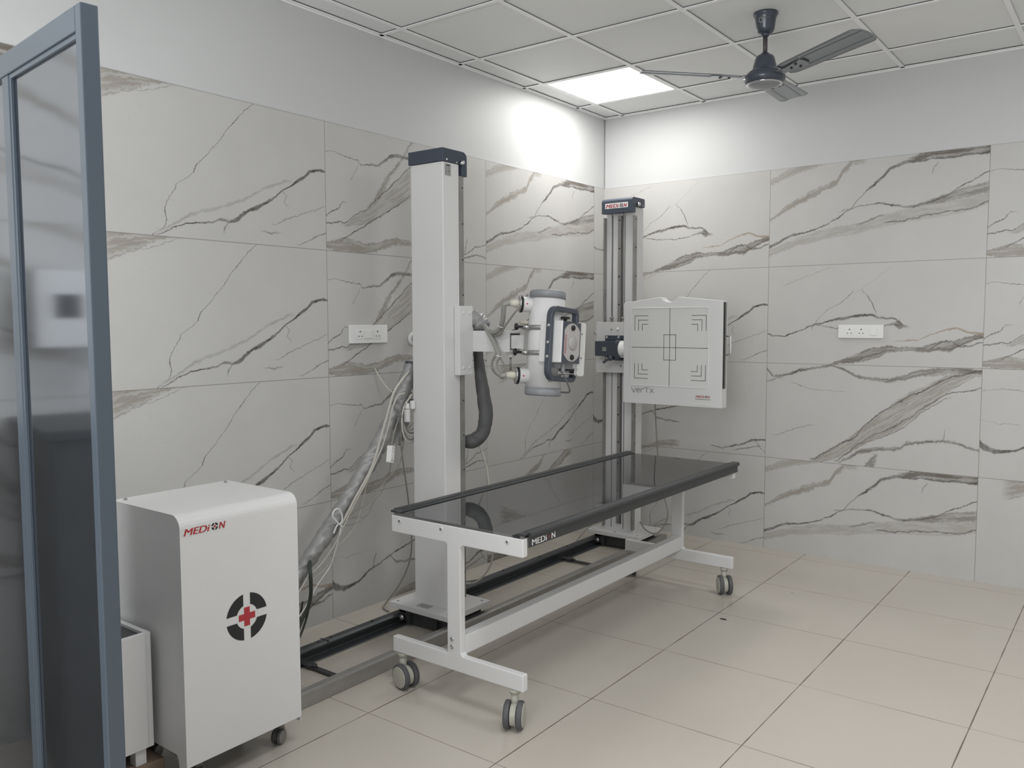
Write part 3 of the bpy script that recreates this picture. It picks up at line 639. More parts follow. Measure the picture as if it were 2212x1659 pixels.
# arm
b = MB(); b.box(0.33, 0.795, -2.1595, -2.068, 1.306, 1.404); arm = b.build('arm', WHITE, ts, bevel=0.002)
b = MB(); b.box(0.7945, 0.7962, -2.150, -2.078, 1.318, 1.392); b.build('arm_opening', BLACK, arm)
b = MB(); b.box(0.79, 0.880, -2.146, -2.084, 1.322, 1.384); b.build('sliding_bar', WHITEP, arm, bevel=0.0015)
b = MB(); b.box(0.755, 0.785, -2.13, -2.10, 1.282, 1.306); b.build('lock_block', WHITEP, arm, bevel=0.001)
b = MB(); b.cyl((0.77, -2.115, 1.222), (0.77, -2.115, 1.284), 0.005, n=12); b.build('threaded_rod', RAILG, arm)
b = MB(); b.lathe([(0.006, -0.034), (0.012, -0.012), (0.012, 0), (0.030, 0.002), (0.033, 0.007), (0.033, 0.013), (0.028, 0.017), (0.001, 0.018)], (0.86, -2.115, 1.432), (0, 0, 1), 28); b.build('lock_knob', CREAM, arm)
b = MB(); b.box(0.852, 0.868, -2.125, -2.105, 1.384, 1.412); b.build('knob_seat', CREAM, arm)
# tube head, tilted a few degrees about the arm's axis
PC = Vector((0.965, -2.115, 1.348)); TL = math.radians(-5.2)
XT = Matrix.Translation(PC) @ Matrix.Rotation(TL, 4, 'X') @ Matrix.Translation(-PC)
b = MB(XT); b.box(0.880, 0.892, -2.158, -2.072, 1.315, 1.420); b.box(0.880, 0.908, -2.162, -2.156, 1.290, 1.425); b.box(0.880, 0.908, -2.074, -2.068, 1.290, 1.425)
b.build('tube_bracket', ALU, ts)
tb = MB(XT); tb.lathe([(0.0795, -0.205), (0.0795, 0.205)], PC, (0, 0, 1), 48); tube = tb.build('x_ray_tube_housing', WHITE, ts)
for sgn in (1, -1):
    b = MB(XT); b.lathe([(0.0815, sgn*0.198), (0.0815, sgn*0.226), (0.078, sgn*0.232), (0.070, sgn*0.235), (0.0, sgn*0.2352)], PC, (0, 0, 1), 48); b.build('end_cap', TUBEGREY, tube)
for sgn, zz in ((1, 0.168), (-1, -0.150)):
    c = PC+Vector((0, 0, zz)); HD = (-0.64, -0.768, 0)
    b = MB(XT); b.lathe([(0.034, 0.0), (0.034, 0.114), (0.036, 0.118)], c, HD, 28); h_ = b.build('cable_socket', WHITE, tube)
    b = MB(XT); b.lathe([(0.038, 0.116), (0.038, 0.126), (0.034, 0.1265)], c, HD, 28); b.build('socket_ring', BLACK, h_)
    b = MB(XT); b.lathe([(0.0375, 0.126), (0.0375, 0.1295), (0.02, 0.133), (0.014, 0.134)], c, HD, 28); b.build('socket_flange', CHROME, h_)
    b = MB(XT); b.lathe([(0.016, 0.132), (0.018, 0.137), (0.0165, 0.150), (0.0125, 0.172)], c, HD, 20); b.build('cable_boot', CREAM, h_)
    b = MB(XT)
    dd = Vector((0.55, -0.83, 0)).normalized()
    b.lathe([(0.0038, 0), (0.0038, 0.001)], c+Vector(HD)*0.100+Vector((0.768, -0.64, 0))*0.0338, (0.768, -0.64, 0), 12); b.build('terminal_mark', REDINK, h_)
for zz in (0.066, -0.046):
    b = MB(XT); b.lathe([(0.081, -0.010), (0.0845, -0.010), (0.0845, 0.010), (0.081, 0.010)], PC+Vector((0, 0, zz)), (0, 0, 1), 48, close=False)
    b.box(0.868, 0.888, -2.19, -2.13, PC.z+zz-0.008, PC.z+zz+0.008)
    cl = b.build('clamp_band', ALU, tube)
    b = MB(XT); b.cyl((0.905, -2.215, PC.z+zz), (0.938, -2.205, PC.z+zz), 0.0065, n=12); b.build('clamp_pin', CHROME, cl)
    b = MB(XT); b.lathe([(0.006, 0), (0.006, 0.014), (0.016, 0.018), (0.016, 0.026), (0.008, 0.028)], (0.905, -2.222, PC.z+zz), (-0.8, -0.2, 0), 10); b.build('clamp_knob', BLACK, cl)
# collimator
KX0, KX1, KY0, KY1, KZ0, KZ1 = 0.997, 1.112, -2.205, -2.062, 1.262, 1.442
b = MB(XT); b.box(KX0, KX1, KY0, KY1, KZ0, KZ1); b.box(KX0-0.01, KX0+0.002, KY0+0.03, KY1-0.02, KZ0+0.01, KZ1-0.01)
km = b.build('collimator', WHITE, ts, bevel=0.003)
b = MB(XT); b.prism(rrect(KY0+0.006, KY1, KZ0, KZ1, 0.002, 2), 'x', KX1+0.0002, KX1+0.004); b.build('dark_panel', SLATE2, km)
oy, oz, hw, hh = (KY0+0.006+KY1)/2, (KZ0+KZ1)/2, 0.0665, 0.083
pts = []
for i in range(48):
    a = 2*math.pi*i/48; pts.append((oy+max(-0.060, min(0.060, hw*1.16*math.cos(a))), oz+hh*math.sin(a)))
b = MB(XT); b.prism(pts, 'x', KX1+0.004, KX1+0.0055); b.build('oval_label', PANELG, km)
b = MB(XT)
for zz in (0.064, -0.064): b.lathe([(0.012, 0), (0.012, 0.005), (0.009, 0.009), (0.001, 0.0095)], (KX1+0.0055, oy, oz+zz), (1, 0, 0), 18)
b.build('light_knob', BLACK, km)
b = MB(XT); b.lathe([(0.031, 0), (0.031, 0.003), (0.026, 0.0065), (0.001, 0.0085)], (KX1+0.0055, oy+0.004, oz-0.002), (1, 0, 0), 32); b.build('window_dome', LENS, km)
text('panel_logo', 'MEDiON', REDINK, km, (KX1+0.0056, KY0+0.030, oz-0.050), (0, 0, 1), (0, -1, 0), 0.020, shear=0.2, width=0.082, xf=XT)
b = MB(XT); b.box(KX0+0.02, KX1-0.006, KY1, KY1+0.016, KZ0-0.02, KZ1-0.01); b.prism(rrect(KY1+0.014, KY1+0.070, KZ0-0.052, KZ1+0.006, 0.012, 4), 'x', KX1-0.030, KX1-0.014); b.prism(rrect(KY1+0.014, KY1+0.070, KZ0-0.052, KZ1+0.006, 0.012, 4), 'x', KX0, KX0+0.016)
b.build('accessory_plate', WHITEP, km)
b = MB(XT)
for y, z in ((KY1+0.038, KZ1-0.045), (KY1+0.018, KZ1-0.095), (KY1+0.040, KZ0+0.028)): bolt(b, (KX1-0.014, y, z), (1, 0, 0), 0.004, 0.002)
b.build('plate_screw', GREYINK, km)
b = MB(XT); b.box(KX0+0.01, KX1-0.03, KY0+0.05, KY1+0.03, KZ0-0.024, KZ0-0.001); b.build('lower_block', TUBEGREY, km)
b = MB(XT); b.cyl((KX1-0.035, KY0+0.048, KZ0-0.044), (KX1-0.035, KY1+0.03, KZ0-0.044), 0.006, n=14); b.build('rail_pin', CHROME, km)
b = MB(XT); b.cyl((KX1-0.034, KY0+0.048, KZ0-0.030), (KX1-0.034, KY1+0.03, KZ0-0.030), 0.0045, n=14); b.build('rail_slot', BLACK, km)
b = MB(XT); b.lathe([(0.012, 0), (0.008, 0.006), (0.008, 0.022), (0.010, 0.030), (0.003, 0.042)], (KX1-0.022, KY0+0.055, KZ0-0.002), (0, 0, -1), 14); b.build('aperture_knob', TUBEGREY, km)
b = MB(XT); b.lathe([(0.008, 0), (0.008, 0.012), (0.020, 0.014), (0.020, 0.022), (0.010, 0.024)], (KX1-0.05, KY0+0.095, KZ1+0.002), (0, 0, 1), 14); b.build('aperture_knob', BLACK, km)
# ring handle round the collimator
hx0, hx1 = KX0+0.047, KX0+0.075
def hoop(y0, y1, z0, z1, w_, r):
    o_ = rrect(y0, y1, z0, z1, [r*0.6, r, r, r*0.6], 6); i_ = rrect(y0+w_, y1-w_, z0+w_, z1-w_, [max(0.004, r*0.6-w_), max(0.004, r-w_), max(0.004, r-w_), max(0.004, r*0.6-w_)], 6); return o_, i_
o_, i_ = hoop(KY0-0.004-0.022, KY1+0.052, KZ0-0.082, KZ1+0.066, 0.022, 0.052)
b = MB(XT); n_ = len(o_)
vs = [(hx0, *p) for p in o_]+[(hx0, *p) for p in i_]+[(hx1, *p) for p in o_]+[(hx1, *p) for p in i_]
fs = []
for i in range(n_):
    j = (i+1) % n_
    fs += [(i, j, n_+j, n_+i), (2*n_+i, 3*n_+i, 3*n_+j, 2*n_+j), (i, 2*n_+i, 2*n_+j, j), (n_+i, n_+j, 3*n_+j, 3*n_+i)]
b.add(vs, fs); hd = b.build('ring_handle', SLATE2, km, bevel=0.004, seg=2)
b = MB(XT)
for z in (KZ1-0.022, oz-0.005, KZ0+0.024): b.lathe([(0.007, 0), (0.007, 0.0015), (0.004, 0.002), (0.002, 0.001)], ((hx0+hx1)/2, KY0-0.026, z), (0, -1, 0), 16)
b.build('handle_screw', CHROME, hd)
b = MB(XT); b.lathe([(0.0802, -0.012), (0.0802, 0.012)], PC+Vector((0, 0, -0.150)), (0, 0, 1), 48, close=False)
text('tube_print', 'UP', BLACKINK, tube, (1.0275, -2.1725, 1.176), (0.72, 0.70, 0), (0, 0, 1), 0.020, xf=XT, lift=0.006)
# cables of the tube head: parts of the stand
def cable(name, pts, r, m, parent=None, n=10, **k):
    b = MB(); b.sweep(pts, r, n=n, **k); return b.build(name, m, parent, loc=None if parent else pts[0])
b = MB(); b.sweep([(0.530, -2.130, 1.472), (0.556, -2.120, 1.459), (0.579, -2.110, 1.445), (0.602, -2.100, 1.426)], 0.041, n=28, wr=0.30, wf=95, seed=3, sub=14, rfun=lambda t: 1.0 if t < 0.75 else 1.0-(t-0.75)*1.0)
bt = b.build('cable_boot', WRAP, ts)
b = MB(); b.lathe([(0.026, 0), (0.030, 0.004), (0.030, 0.012), (0.022, 0.014)], (0.600, -2.101, 1.428), (0.75, 0.1, -0.6), 18); b.build('boot_ring', TUBEGREY, bt)
HV = Vector((-0.64, -0.768, 0)); hU = XT @ (PC+HV*0.168+Vector((0, 0, 0.168))); hL = XT @ (PC+HV*0.168+Vector((0, 0, -0.150)))
cable('high_voltage_cable', [(0.585, -2.100, 1.437), (0.651, -2.140, 1.409), (0.721, -2.180, 1.397), (0.772, -2.200, 1.412), (0.804, -2.220, 1.445), (0.822, -2.236, 1.480), hU+HV*0.028+Vector((0, 0, -0.006)), hU], 0.0115, HOSE, ts, n=12)
cable('high_voltage_cable', [(0.585, -2.100, 1.442), (0.659, -2.150, 1.409), (0.724, -2.190, 1.361), (0.763, -2.210, 1.320), (0.782, -2.220, 1.293), (0.770, -2.230, 1.260), (0.785, -2.240, 1.226), (0.822, -2.248, 1.203), hL+HV*0.022+Vector((0, 0, -0.004)), hL], 0.0115, HOSE, ts, n=12)
cable('control_cable', [(0.604, -2.110, 1.435), (0.702, -2.170, 1.389), (0.774, -2.200, 1.387), (0.817, -2.220, 1.423), (0.861, -2.230, 1.464), (0.897, -2.230, 1.502), (0.900, -2.190, 1.545), (0.905, -2.165, 1.566)], 0.0045, CABLEG, ts)
cable('control_cable', [(0.761, -2.210, 1.300), (0.742, -2.220, 1.263), (0.755, -2.230, 1.226), (0.814, -2.245, 1.200), (0.865, -2.250, 1.212), (0.888, -2.220, 1.240), (0.905, -2.190, 1.255)], 0.0042, CABLEG, ts)
cable('control_cable', [(0.783, -2.215, 1.293), (0.805, -2.220, 1.263), (0.847, -2.240, 1.236), (0.865, -2.255, 1.222)], 0.0040, CABLEG, ts)
cable('control_cable', [XT@Vector((KX1-0.022, KY0+0.055, KZ0-0.042)), (1.10, -2.135, 1.17), (1.09, -2.11, 1.135), XT@Vector((1.03, -2.08, 1.135))], 0.0036, GREYINK, ts)
for c_, d_ in (((0.789, -2.210, 1.428), (0.5, -0.3, 0.8)), ((0.783, -2.221, 1.290), (-0.1, -0.2, -0.95))):
    b = MB(); b.lathe([(0.014, -0.002), (0.016, 0), (0.014, 0.002)], c_, d_, 16, close=False); b.build('cable_tie', WBRIGHT, ts)
# fabric sleeve hanging behind the arm and hooking back into the column
b = MB(); b.sweep([(0.506, -2.030, 1.42), (0.503, -2.030, 1.35), (0.505, -2.030, 1.288), (0.524, -2.040, 1.210), (0.553, -2.050, 1.099), (0.577, -2.060, 1.000), (0.571, -2.070, 0.925), (0.543, -2.085, 0.882), (0.508, -2.10, 0.866), (0.471, -2.110, 0.866), (0.431, -2.12, 0.875)], 0.032, n=20, wr=0.12, seed=1, sub=10, rfun=lambda t: 0.60+0.48*min(1, t*2.0)+0.05*math.sin(t*19)-0.30*max(0, t-0.78)*3)
b.build('cable_sleeve', SLEEVE, ts, label='dark grey fabric cable sleeve')
cable('mains_cable', [(0.522, -2.075, 0.875), (0.535, -2.045, 0.82), (0.540, -2.01, 0.73), (0.532, -1.98, 0.607), (0.53, -1.95, 0.42), (0.50, -1.93, 0.22), (0.42, -1.95, 0.118), (0.36, -2.0, 0.108), (0.34, -2.07, 0.110)], 0.0048, CABLEW, ts)

# ------------------------------------------------------------------ chest stand (vertical receptor)
cs = empty('chest_x_ray_stand', (0.445, -0.50, 0.06), 'white column stand in the corner holding a square receptor plate with crosshair', 'x-ray machine')
stand_base(cs, -0.620)
DX0, DX1, DY0, DY1 = 0.335, 0.545, -0.538, -0.432
b = MB(); b.prism(rrect(DX0, DX1, DY0, DY1, 0.003, 2), 'z', 0.1052, 2.155); b.build('column', WHITE, cs)
for x0, x1 in ((DX0-0.001, DX0+0.007), (DX1, DX1+0.013)):
    b = MB(); b.box(x0, x1, DY0-0.030, DY0-0.0004, 0.125, 2.100); b.build('guide_rail', RAILG, cs)
b = MB(); b.box(0.427, 0.450, DY0-0.008, DY0-0.0004, 0.150, 2.108); b.build('guide_rail', RAILG, cs)
b = MB(); b.box(0.452, 0.460, DY0-0.004, DY0-0.0003, 0.15, 2.108); b.box(0.385, 0.388, DY0-0.003, DY0-0.0003, 0.12, 2.11); b.box(0.4725, 0.4755, DY0-0.003, DY0-0.0003, 0.12, 2.11)
b.build('groove_strip', GREYINK, cs)
b = MB()
for k in range(11):
    b.cyl((0.438, DY0-0.0078, 2.08-0.175*k), (0.438, DY0-0.0095, 2.08-0.175*k), 0.005, n=10); b.cyl((DX1+0.014, DY0-0.012, 2.08-0.175*k), (DX1+0.0155, DY0-0.012, 2.08-0.175*k), 0.004, n=10)
b.build('rail_screw', BLACK, cs)
b = MB()
for x in (0.400, 0.482): b.cyl((x, DY0-0.034, 1.44), (x, DY0-0.034, 2.13), 0.0022, n=8)
b.build('lift_cable', GREYINK, cs)
b = MB()
for x in (0.400, 0.482): b.lathe([(0.010, 0), (0.011, 0.006), (0.006, 0.010), (0.006, 0.018), (0.013, 0.022), (0.013, 0.030), (0.004, 0.032)], (x, DY0-0.034, 1.444), (0, 0, 1), 12)
b.build('cable_nut', RAILG, cs)
# cap: front lip lower than the sides
fy = -0.600
pr = [(fy, 2.120), (fy, 2.190)]+[(fy+0.022-0.022*math.cos(math.radians(a)), 2.190+0.022*math.sin(math.radians(a))) for a in (15, 30, 45, 60, 75, 90)]+[(-0.446, 2.212), (-0.438, 2.206), (-0.438, 2.158), (-0.556, 2.158), (-0.556, 2.120)]
b = MB(); b.prism(pr, 'x', 0.340, 0.557)
cp = b.build('top_cap', SLATE, cs, bevel=0.0015, label='dark slate cap with maker logo sticker')
b = MB(); bolt(b, (0.557, -0.535, 2.171), (1, 0, 0), 0.012, 0.020); bolt(b, (0.557, -0.465, 2.168), (1, 0, 0), 0.004, 0.003); b.build('cap_bolt', CHROME, cs)
b = MB(); b.box(0.366, 0.528, fy-0.0012, fy-0.0002, 2.149, 2.182); sk = b.build('logo_sticker', WINK, cs)
medion(sk, (0.371, fy-0.0012, 2.1535), (1, 0, 0), (0, 0, 1), 0.0225, 0.150)
# carriage
b = MB(); b.box(0.298, 0.598, -0.588, -0.574, 1.125, 1.444); b.box(0.298, 0.325, -0.5745, -0.53, 1.125, 1.444); b.box(0.569, 0.598, -0.5745, -0.53, 1.125, 1.444)
cc = b.build('carriage', WHITE, cs, bevel=0.0015)
b = MB(); bolt(b, (0.410, -0.588, 1.397), (0, -1, 0), 0.006, 0.003); bolt(b, (0.478, -0.588, 1.168), (0, -1, 0), 0.006, 0.003); b.build('carriage_screw', RAILG, cc)
b = MB(); b.lathe([(0.010, 0), (0.010, 0.004), (0.006, 0.007), (0.001, 0.0075)], (0.455, -0.588, 1.399), (0, -1, 0), 16); b.build('screw_cap', WBRIGHT, cc)
b = MB(); b.box(0.368, 0.530, -0.598, -0.588, 1.205, 1.360); b.box(0.385, 0.49, -0.612, -0.598, 1.325, 1.343); mp_ = b.build('pivot_base', SLATE, cc, bevel=0.002)
b = MB()
for x in (0.383, 0.468): bolt(b, (x, -0.598, 1.347), (0, -1, 0), 0.009, 0.008)
bolt(b, (0.383, -0.598, 1.220), (0, -1, 0), 0.009, 0.008); b.build('pivot_bolt', CHROME, mp_)
b = MB(); b.box(0.336, 0.478, -0.668, -0.598, 1.232, 1.325); b.prism(rrect(-0.668, -0.598, 1.205, 1.332, 0.02, 4), 'x', 0.478, 0.512)
pb = b.build('pivot_block', SLATE2, cc, bevel=0.002, label='dark slate pivot block')
b = MB(); b.box(0.391, 0.418, -0.6688, -0.6682, 1.264, 1.288); b.build('level_sticker', STICKER, pb)
b = MB(); b.prism([(0.395, 1.278), (0.404, 1.284), (0.414, 1.278), (0.414, 1.275), (0.404, 1.281), (0.395, 1.275)], 'y', -0.6694, -0.669); b.build('sticker_print', BLACKINK, pb)
b = MB(); b.lathe([(0.015, 0), (0.015, 0.014), (0.008, 0.016)], (0.453, -0.668, 1.219), (0, -1, 0), 16); b.sweep([(0.453, -0.676, 1.219), (0.43, -0.680, 1.208), (0.408, -0.684, 1.192)], 0.0065, n=10, rfun=lambda t: 1+0.35*t); b.build('lock_lever', SLATE2, pb)
b = MB(); b.lathe([(0.046, 0), (0.050, 0.003), (0.050, 0.012), (0.045, 0.016), (0.045, 0.06), (0.040, 0.064)], (0.513, -0.645, 1.279), (1, 0, 0), 36); b.build('pivot_disc', WBRIGHT, cc)
b = MB(); b.box(0.512, 0.75, -0.655, -0.600, 1.225, 1.30); b.build('pivot_arm', WHITE, cc)
# receptor housing with the chin notch
fx0, fx1, fz0, fz1 = 0.555, 1.192, 0.951, 1.561; FY, BY = -0.690, -0.618
notch = [(0.795, 1.590)]+[(0.861+0.058*math.cos(math.radians(a)), 1.603+0.043*math.sin(math.radians(a))) for a in range(200, 341, 14)]+[(0.922, 1.590)]
outl = [(fx0+0.006, fz0), (fx1, fz0), (fx1, 1.562)]+notch[::-1]+[(fx0+0.006, fz1), (fx0, fz1-0.006), (fx0, fz0+0.006)]
b = MB(); b.prism(outl, 'y', FY, BY); rc2 = b.build('receptor_housing', WHITE, cs, bevel=0.0025, label='white square receptor housing with chin notch')
b = MB(); b.prism(rrect(0.611, 1.107, 1.064, 1.524, 0.010, 4), 'y', FY-0.0006, FY-0.0001); b.build('target_panel', WHITEP, rc2)
def ring2(b, o_, i_, y0, y1):
    n = len(o_); vs = [(p[0], y0, p[1]) for p in o_]+[(p[0], y0, p[1]) for p in i_]+[(p[0], y1, p[1]) for p in o_]+[(p[0], y1, p[1]) for p in i_]
    fs = []
    for i in range(n):
        j = (i+1) % n; fs += [(i, j, n+j, n+i), (2*n+i, 3*n+i, 3*n+j, 2*n+j), (i, 2*n+i, 2*n+j, j), (n+i, n+j, 3*n+j, 3*n+i)]
    b.add(vs, fs)
b = MB(); ring2(b, rrect(0.6075, 1.1105, 1.0605, 1.5275, 0.013, 4), rrect(0.6105, 1.1075, 1.0635, 1.5245, 0.010, 4), FY-0.0045, FY-0.0001); b.build('panel_rim', WBRIGHT, rc2)
b = MB(); lw = 0.0014; yy0, yy1 = FY-0.0010, FY-0.0007
def seg(b, x0, z0, x1, z1, w_=lw): b.box(min(x0, x1)-w_, max(x0, x1)+w_, yy0, yy1, min(z0, z1)-w_, max(z0, z1)+w_)
seg(b, 0.6125, 1.292, 1.1065, 1.292); seg(b, 0.8645, 1.066, 0.8645, 1.5235)
for a in ((0.827, 1.368, 0.904, 1.368), (0.827, 1.219, 0.904, 1.219), (0.827, 1.219, 0.827, 1.368), (0.904, 1.219, 0.904, 1.368)): seg(b, *a)
for sx in (0, 1):
    for sz in (0, 1):
        for k in range(3):
            xa = 0.632+0.0255*k; xb = 0.721; za = 1.481-0.0255*k; zb = 1.393
            if sx: xa, xb = 1.7245-xa, 1.7245-xb
            if sz: za, zb = 2.586-za, 2.586-zb
            seg(b, xa, za, xb, za); seg(b, xa, za, xa, zb)
b.build('target_lines', BLACKINK, rc2)
# thin line lettering
def strokes(name, parent, m, L_, r, n_=(0, -1, 0)):
    b = MB()
    for s_ in L_:
        for p0, p1 in zip(s_[:-1], s_[1:]):
            d = (Vector(p1)-Vector(p0)); 
            if d.length < 1e-6: continue
            b.cyl(Vector(p0), Vector(p1), r, n=6)
    return b.build(name, m, parent)
def VT(u, v): return (0.613+u*0.150, FY-0.0008, 1.019+v*0.029)
def rr_(u0, u1, v0, v1, open_=None): return [VT(u0, v0), VT(u1, v0), VT(u1, v1), VT(u0, v1), VT(u0, v0)]
strokes('product_lettering', rc2, GREYINK, [
    [VT(0.0, 1), VT(0.09, 0), VT(0.11, 0), VT(0.19, 1)],
    [VT(0.38, 0.05), VT(0.26, 0.05), VT(0.235, 0.2), VT(0.235, 0.65), VT(0.26, 0.8), VT(0.35, 0.8), VT(0.375, 0.65), VT(0.375, 0.45), VT(0.24, 0.45)],
    [VT(0.43, 0.0), VT(0.43, 0.65), VT(0.455, 0.8), VT(0.56, 0.8)],
    [VT(0.575, 1.0), VT(0.79, 1.0)], [VT(0.685, 1.0), VT(0.685, 0.0)],
    [VT(0.83, 0.95), VT(1.0, 0.0)], [VT(0.83, 0.0), VT(1.0, 0.95)]], 0.0015)
b = MB(); b.box(1.026, 1.128, FY-0.0007, FY-0.0002, 0.975, 1.026); lab = b.build('maker_label', WHITEP, rc2)
medion(lab, (1.034, FY-0.0008, 1.006), (1, 0, 0), (0, 0, 1), 0.0130, 0.088)
text('healthcare_text', 'Healthcare', BLACKINK, lab, (1.034, FY-0.0008, 0.9945), (1, 0, 0), (0, 0, 1), 0.010, width=0.088)
b = MB(); b.box(1.028, 1.130, FY-0.0030, FY-0.0002, 0.966, 0.9695); b.build('label_ledge', WBRIGHT, rc2)
b = MB(); b.box(fx1-0.004, fx1+0.0012, FY+0.012, FY+0.034, 1.062, 1.554); b.build('cassette_slot', BLACK, rc2)
b = MB(); b.box(fx1-0.004, fx1+0.003, FY+0.036, FY+0.050, 1.062, 1.554); sl = b.build('cassette_tray_edge', RAILG, rc2)
b = MB(); b.sweep([(fx1+0.002, FY+0.044, 1.362), (fx1+0.025, FY+0.044, 1.360), (fx1+0.031, FY+0.044, 1.350), (fx1+0.031, FY+0.044, 1.266), (fx1+0.025, FY+0.044, 1.257), (fx1+0.002, FY+0.044, 1.255)], 0.0042, n=10); b.build('tray_handle', CHROME, rc2)
cable('control_cable', [(0.78, -0.60, 1.0), (0.69, -0.52, 0.97), (0.66, -0.47, 0.90), (0.66, -0.45, 0.75), (0.66, -0.42, 0.55), (0.70, -0.42, 0.35), (0.74, -0.44, 0.22), (0.70, -0.50, 0.118), (0.62, -0.50, 0.125), (0.555, -0.46, 0.16)], 0.0045, CABLEG, cs)
cable('control_cable', [(0.333, -0.55, 0.165), (0.30, -0.60, 0.150), (0.27, -0.68, 0.10), (0.25, -0.82, 0.02), (0.235, -1.0, 0.006), (0.22, -1.25, 0.006), (0.21, -1.55, 0.006), (0.12, -1.75, 0.006), (0.10, -1.9, 0.01), (0.12, -2.0, 0.09), (0.2, -2.06, 0.2), (0.28, -2.10, 0.30)], 0.0042, CABLEG, cs)

# ------------------------------------------------------------------ patient table
TX0, TX1, TY0, TY1 = 0.7695, 1.412, -2.892, -1.035
tb_ = empty('patient_table', ((TX0+TX1)/2, (TY0+TY1)/2, 0), 'white wheeled x-ray table with a glossy smoked top and grey side rails', 'table')
TH = 0.029
def end_frame(y0, lab=None):
    y1 = y0+TH; pl, pr_ = TX0+0.288, TX0+0.354
    r = 0.012
    pts = [(TX0, 0.139), (TX1, 0.139), (TX1, 0.201), (pr_+r, 0.201), (pr_, 0.201+r), (pr_, 0.622-r), (pr_+r, 0.622), (TX1, 0.622), (TX1, 0.6885), (TX0, 0.6885), (TX0, 0.622), (pl-r*0.4, 0.622), (pl, 0.622-r*0.4), (pl, 0.201), (TX0, 0.201)]
    b = MB(); b.prism(pts, 'y', y0, y1); return b.build('end_frame', WHITE, tb_, bevel=0.004, seg=3)
ef = end_frame(TY0); ef2 = end_frame(TY0+1.856)
b = MB()
for x in (TX0+0.045, TX0+0.262, TX0+0.575): b.lathe([(0.008, 0), (0.0085, 0.002), (0.005, 0.0035), (0.0035, 0.0015)], (x, TY0, 0.670), (0, -1, 0), 16)
b.build('frame_screw', WHITEP, ef)
b = MB()
for x in (TX0+0.045, TX0+0.262, TX0+0.575): b.lathe([(0.0045, 0.0034), (0.0045, 0.0039), (0.001, 0.0039)], (x, TY0, 0.670), (0, -1, 0), 12)
b.build('screw', GREYINK, ef)
b = MB()
for z in (0.258, 0.229): bolt(b, (TX0+0.312, TY0, z), (0, -1, 0), 0.009, 0.004)
b.build('frame_bolt', CHROME, ef)
b = MB(); b.box(TX0-0.0015, TX0+0.0035, TY0+0.004, TY0+TH-0.004, 0.143, 0.182); b.build('foot_end_gap', BLACK, ef)
b = MB(); b.box(TX0+0.306, TX0+0.354, TY0+TH+0.0002, TY0+1.856-0.0002, 0.200, 0.272); b.build('stretcher_beam', WHITE, tb_, bevel=0.003)
# top and side rails
b = MB(); b.box(TX0+0.012, TX1-0.004, TY0+0.002, TY1+0.032, 0.6888, 0.6985); b.build('tabletop', TOP, tb_, label='glossy smoked acrylic tabletop')
def side_rail(xs_, sg):
    # profile in x,z, sg=+1 right rail
    P = [(0, 0.655), (0.006, 0.655), (0.006, 0.690), (0.016, 0.690), (0.016, 0.704), (0.010, 0.708), (-0.020, 0.708), (-0.024, 0.702), (-0.040, 0.702), (-0.040, 0.6990), (0, 0.6990)]
    P = [(xs_+sg*a, z) for a, z in P]
    return P
for xs_, sg in ((TX1+0.002, 1), (TX0-0.002, -1)):
    b = MB(); P = side_rail(xs_, sg); b.prism(P if sg > 0 else P[::-1], 'y', TY0+0.03, TY1+0.036)
    P2 = [(xs_+sg*a, z) for a, z in ((0.004, 0.6990), (0.004, 0.704), (0.010, 0.708), (-0.020, 0.708), (-0.024, 0.702), (-0.040, 0.702), (-0.040, 0.6990))]
    b.prism([(xs_+sg*a, z) for a, z in ((0.002, 0.6990), (0.002, 0.707), (-0.020, 0.707), (-0.040, 0.7015), (-0.040, 0.6990))][::sg], 'y', TY0+0.001, TY0+0.03)
    sr = b.build('side_rail', SLATE2 if False else DARK, tb_, bevel=0.001)
    g_ = MB()
    if sg > 0: g_.box(TX1+0.008, TX1+0.0186, TY0+0.031, TY1+0.035, 0.6936, 0.6948); g_.box(TX1-0.016, TX1-0.0135, TY0+0.031, TY1+0.0365, 0.7080, 0.7083)
    else: g_.box(TX0+0.012, TX0+0.0145, TY0+0.031, TY1+0.0365, 0.7080, 0.7083)
    g_.build('rail_groove', BLACK, sr)
    g_ = MB()
    for k in range(5): g_.cyl((xs_-sg*0.031, TY0+0.08+k*0.42, 0.7018), (xs_-sg*0.031, TY0+0.08+k*0.42, 0.7030), 0.003, n=8)
    g_.build('rail_screw', CHROME, sr)
    if sg > 0: medion(sr, (TX1+0.0081, TY0+0.042, 0.6605), (0, 1, 0), (0, 0, 1), 0.0225, 0.145, mk=WINK, mr=REDINK, mtext=WINK, shear=0.0, ring=False)
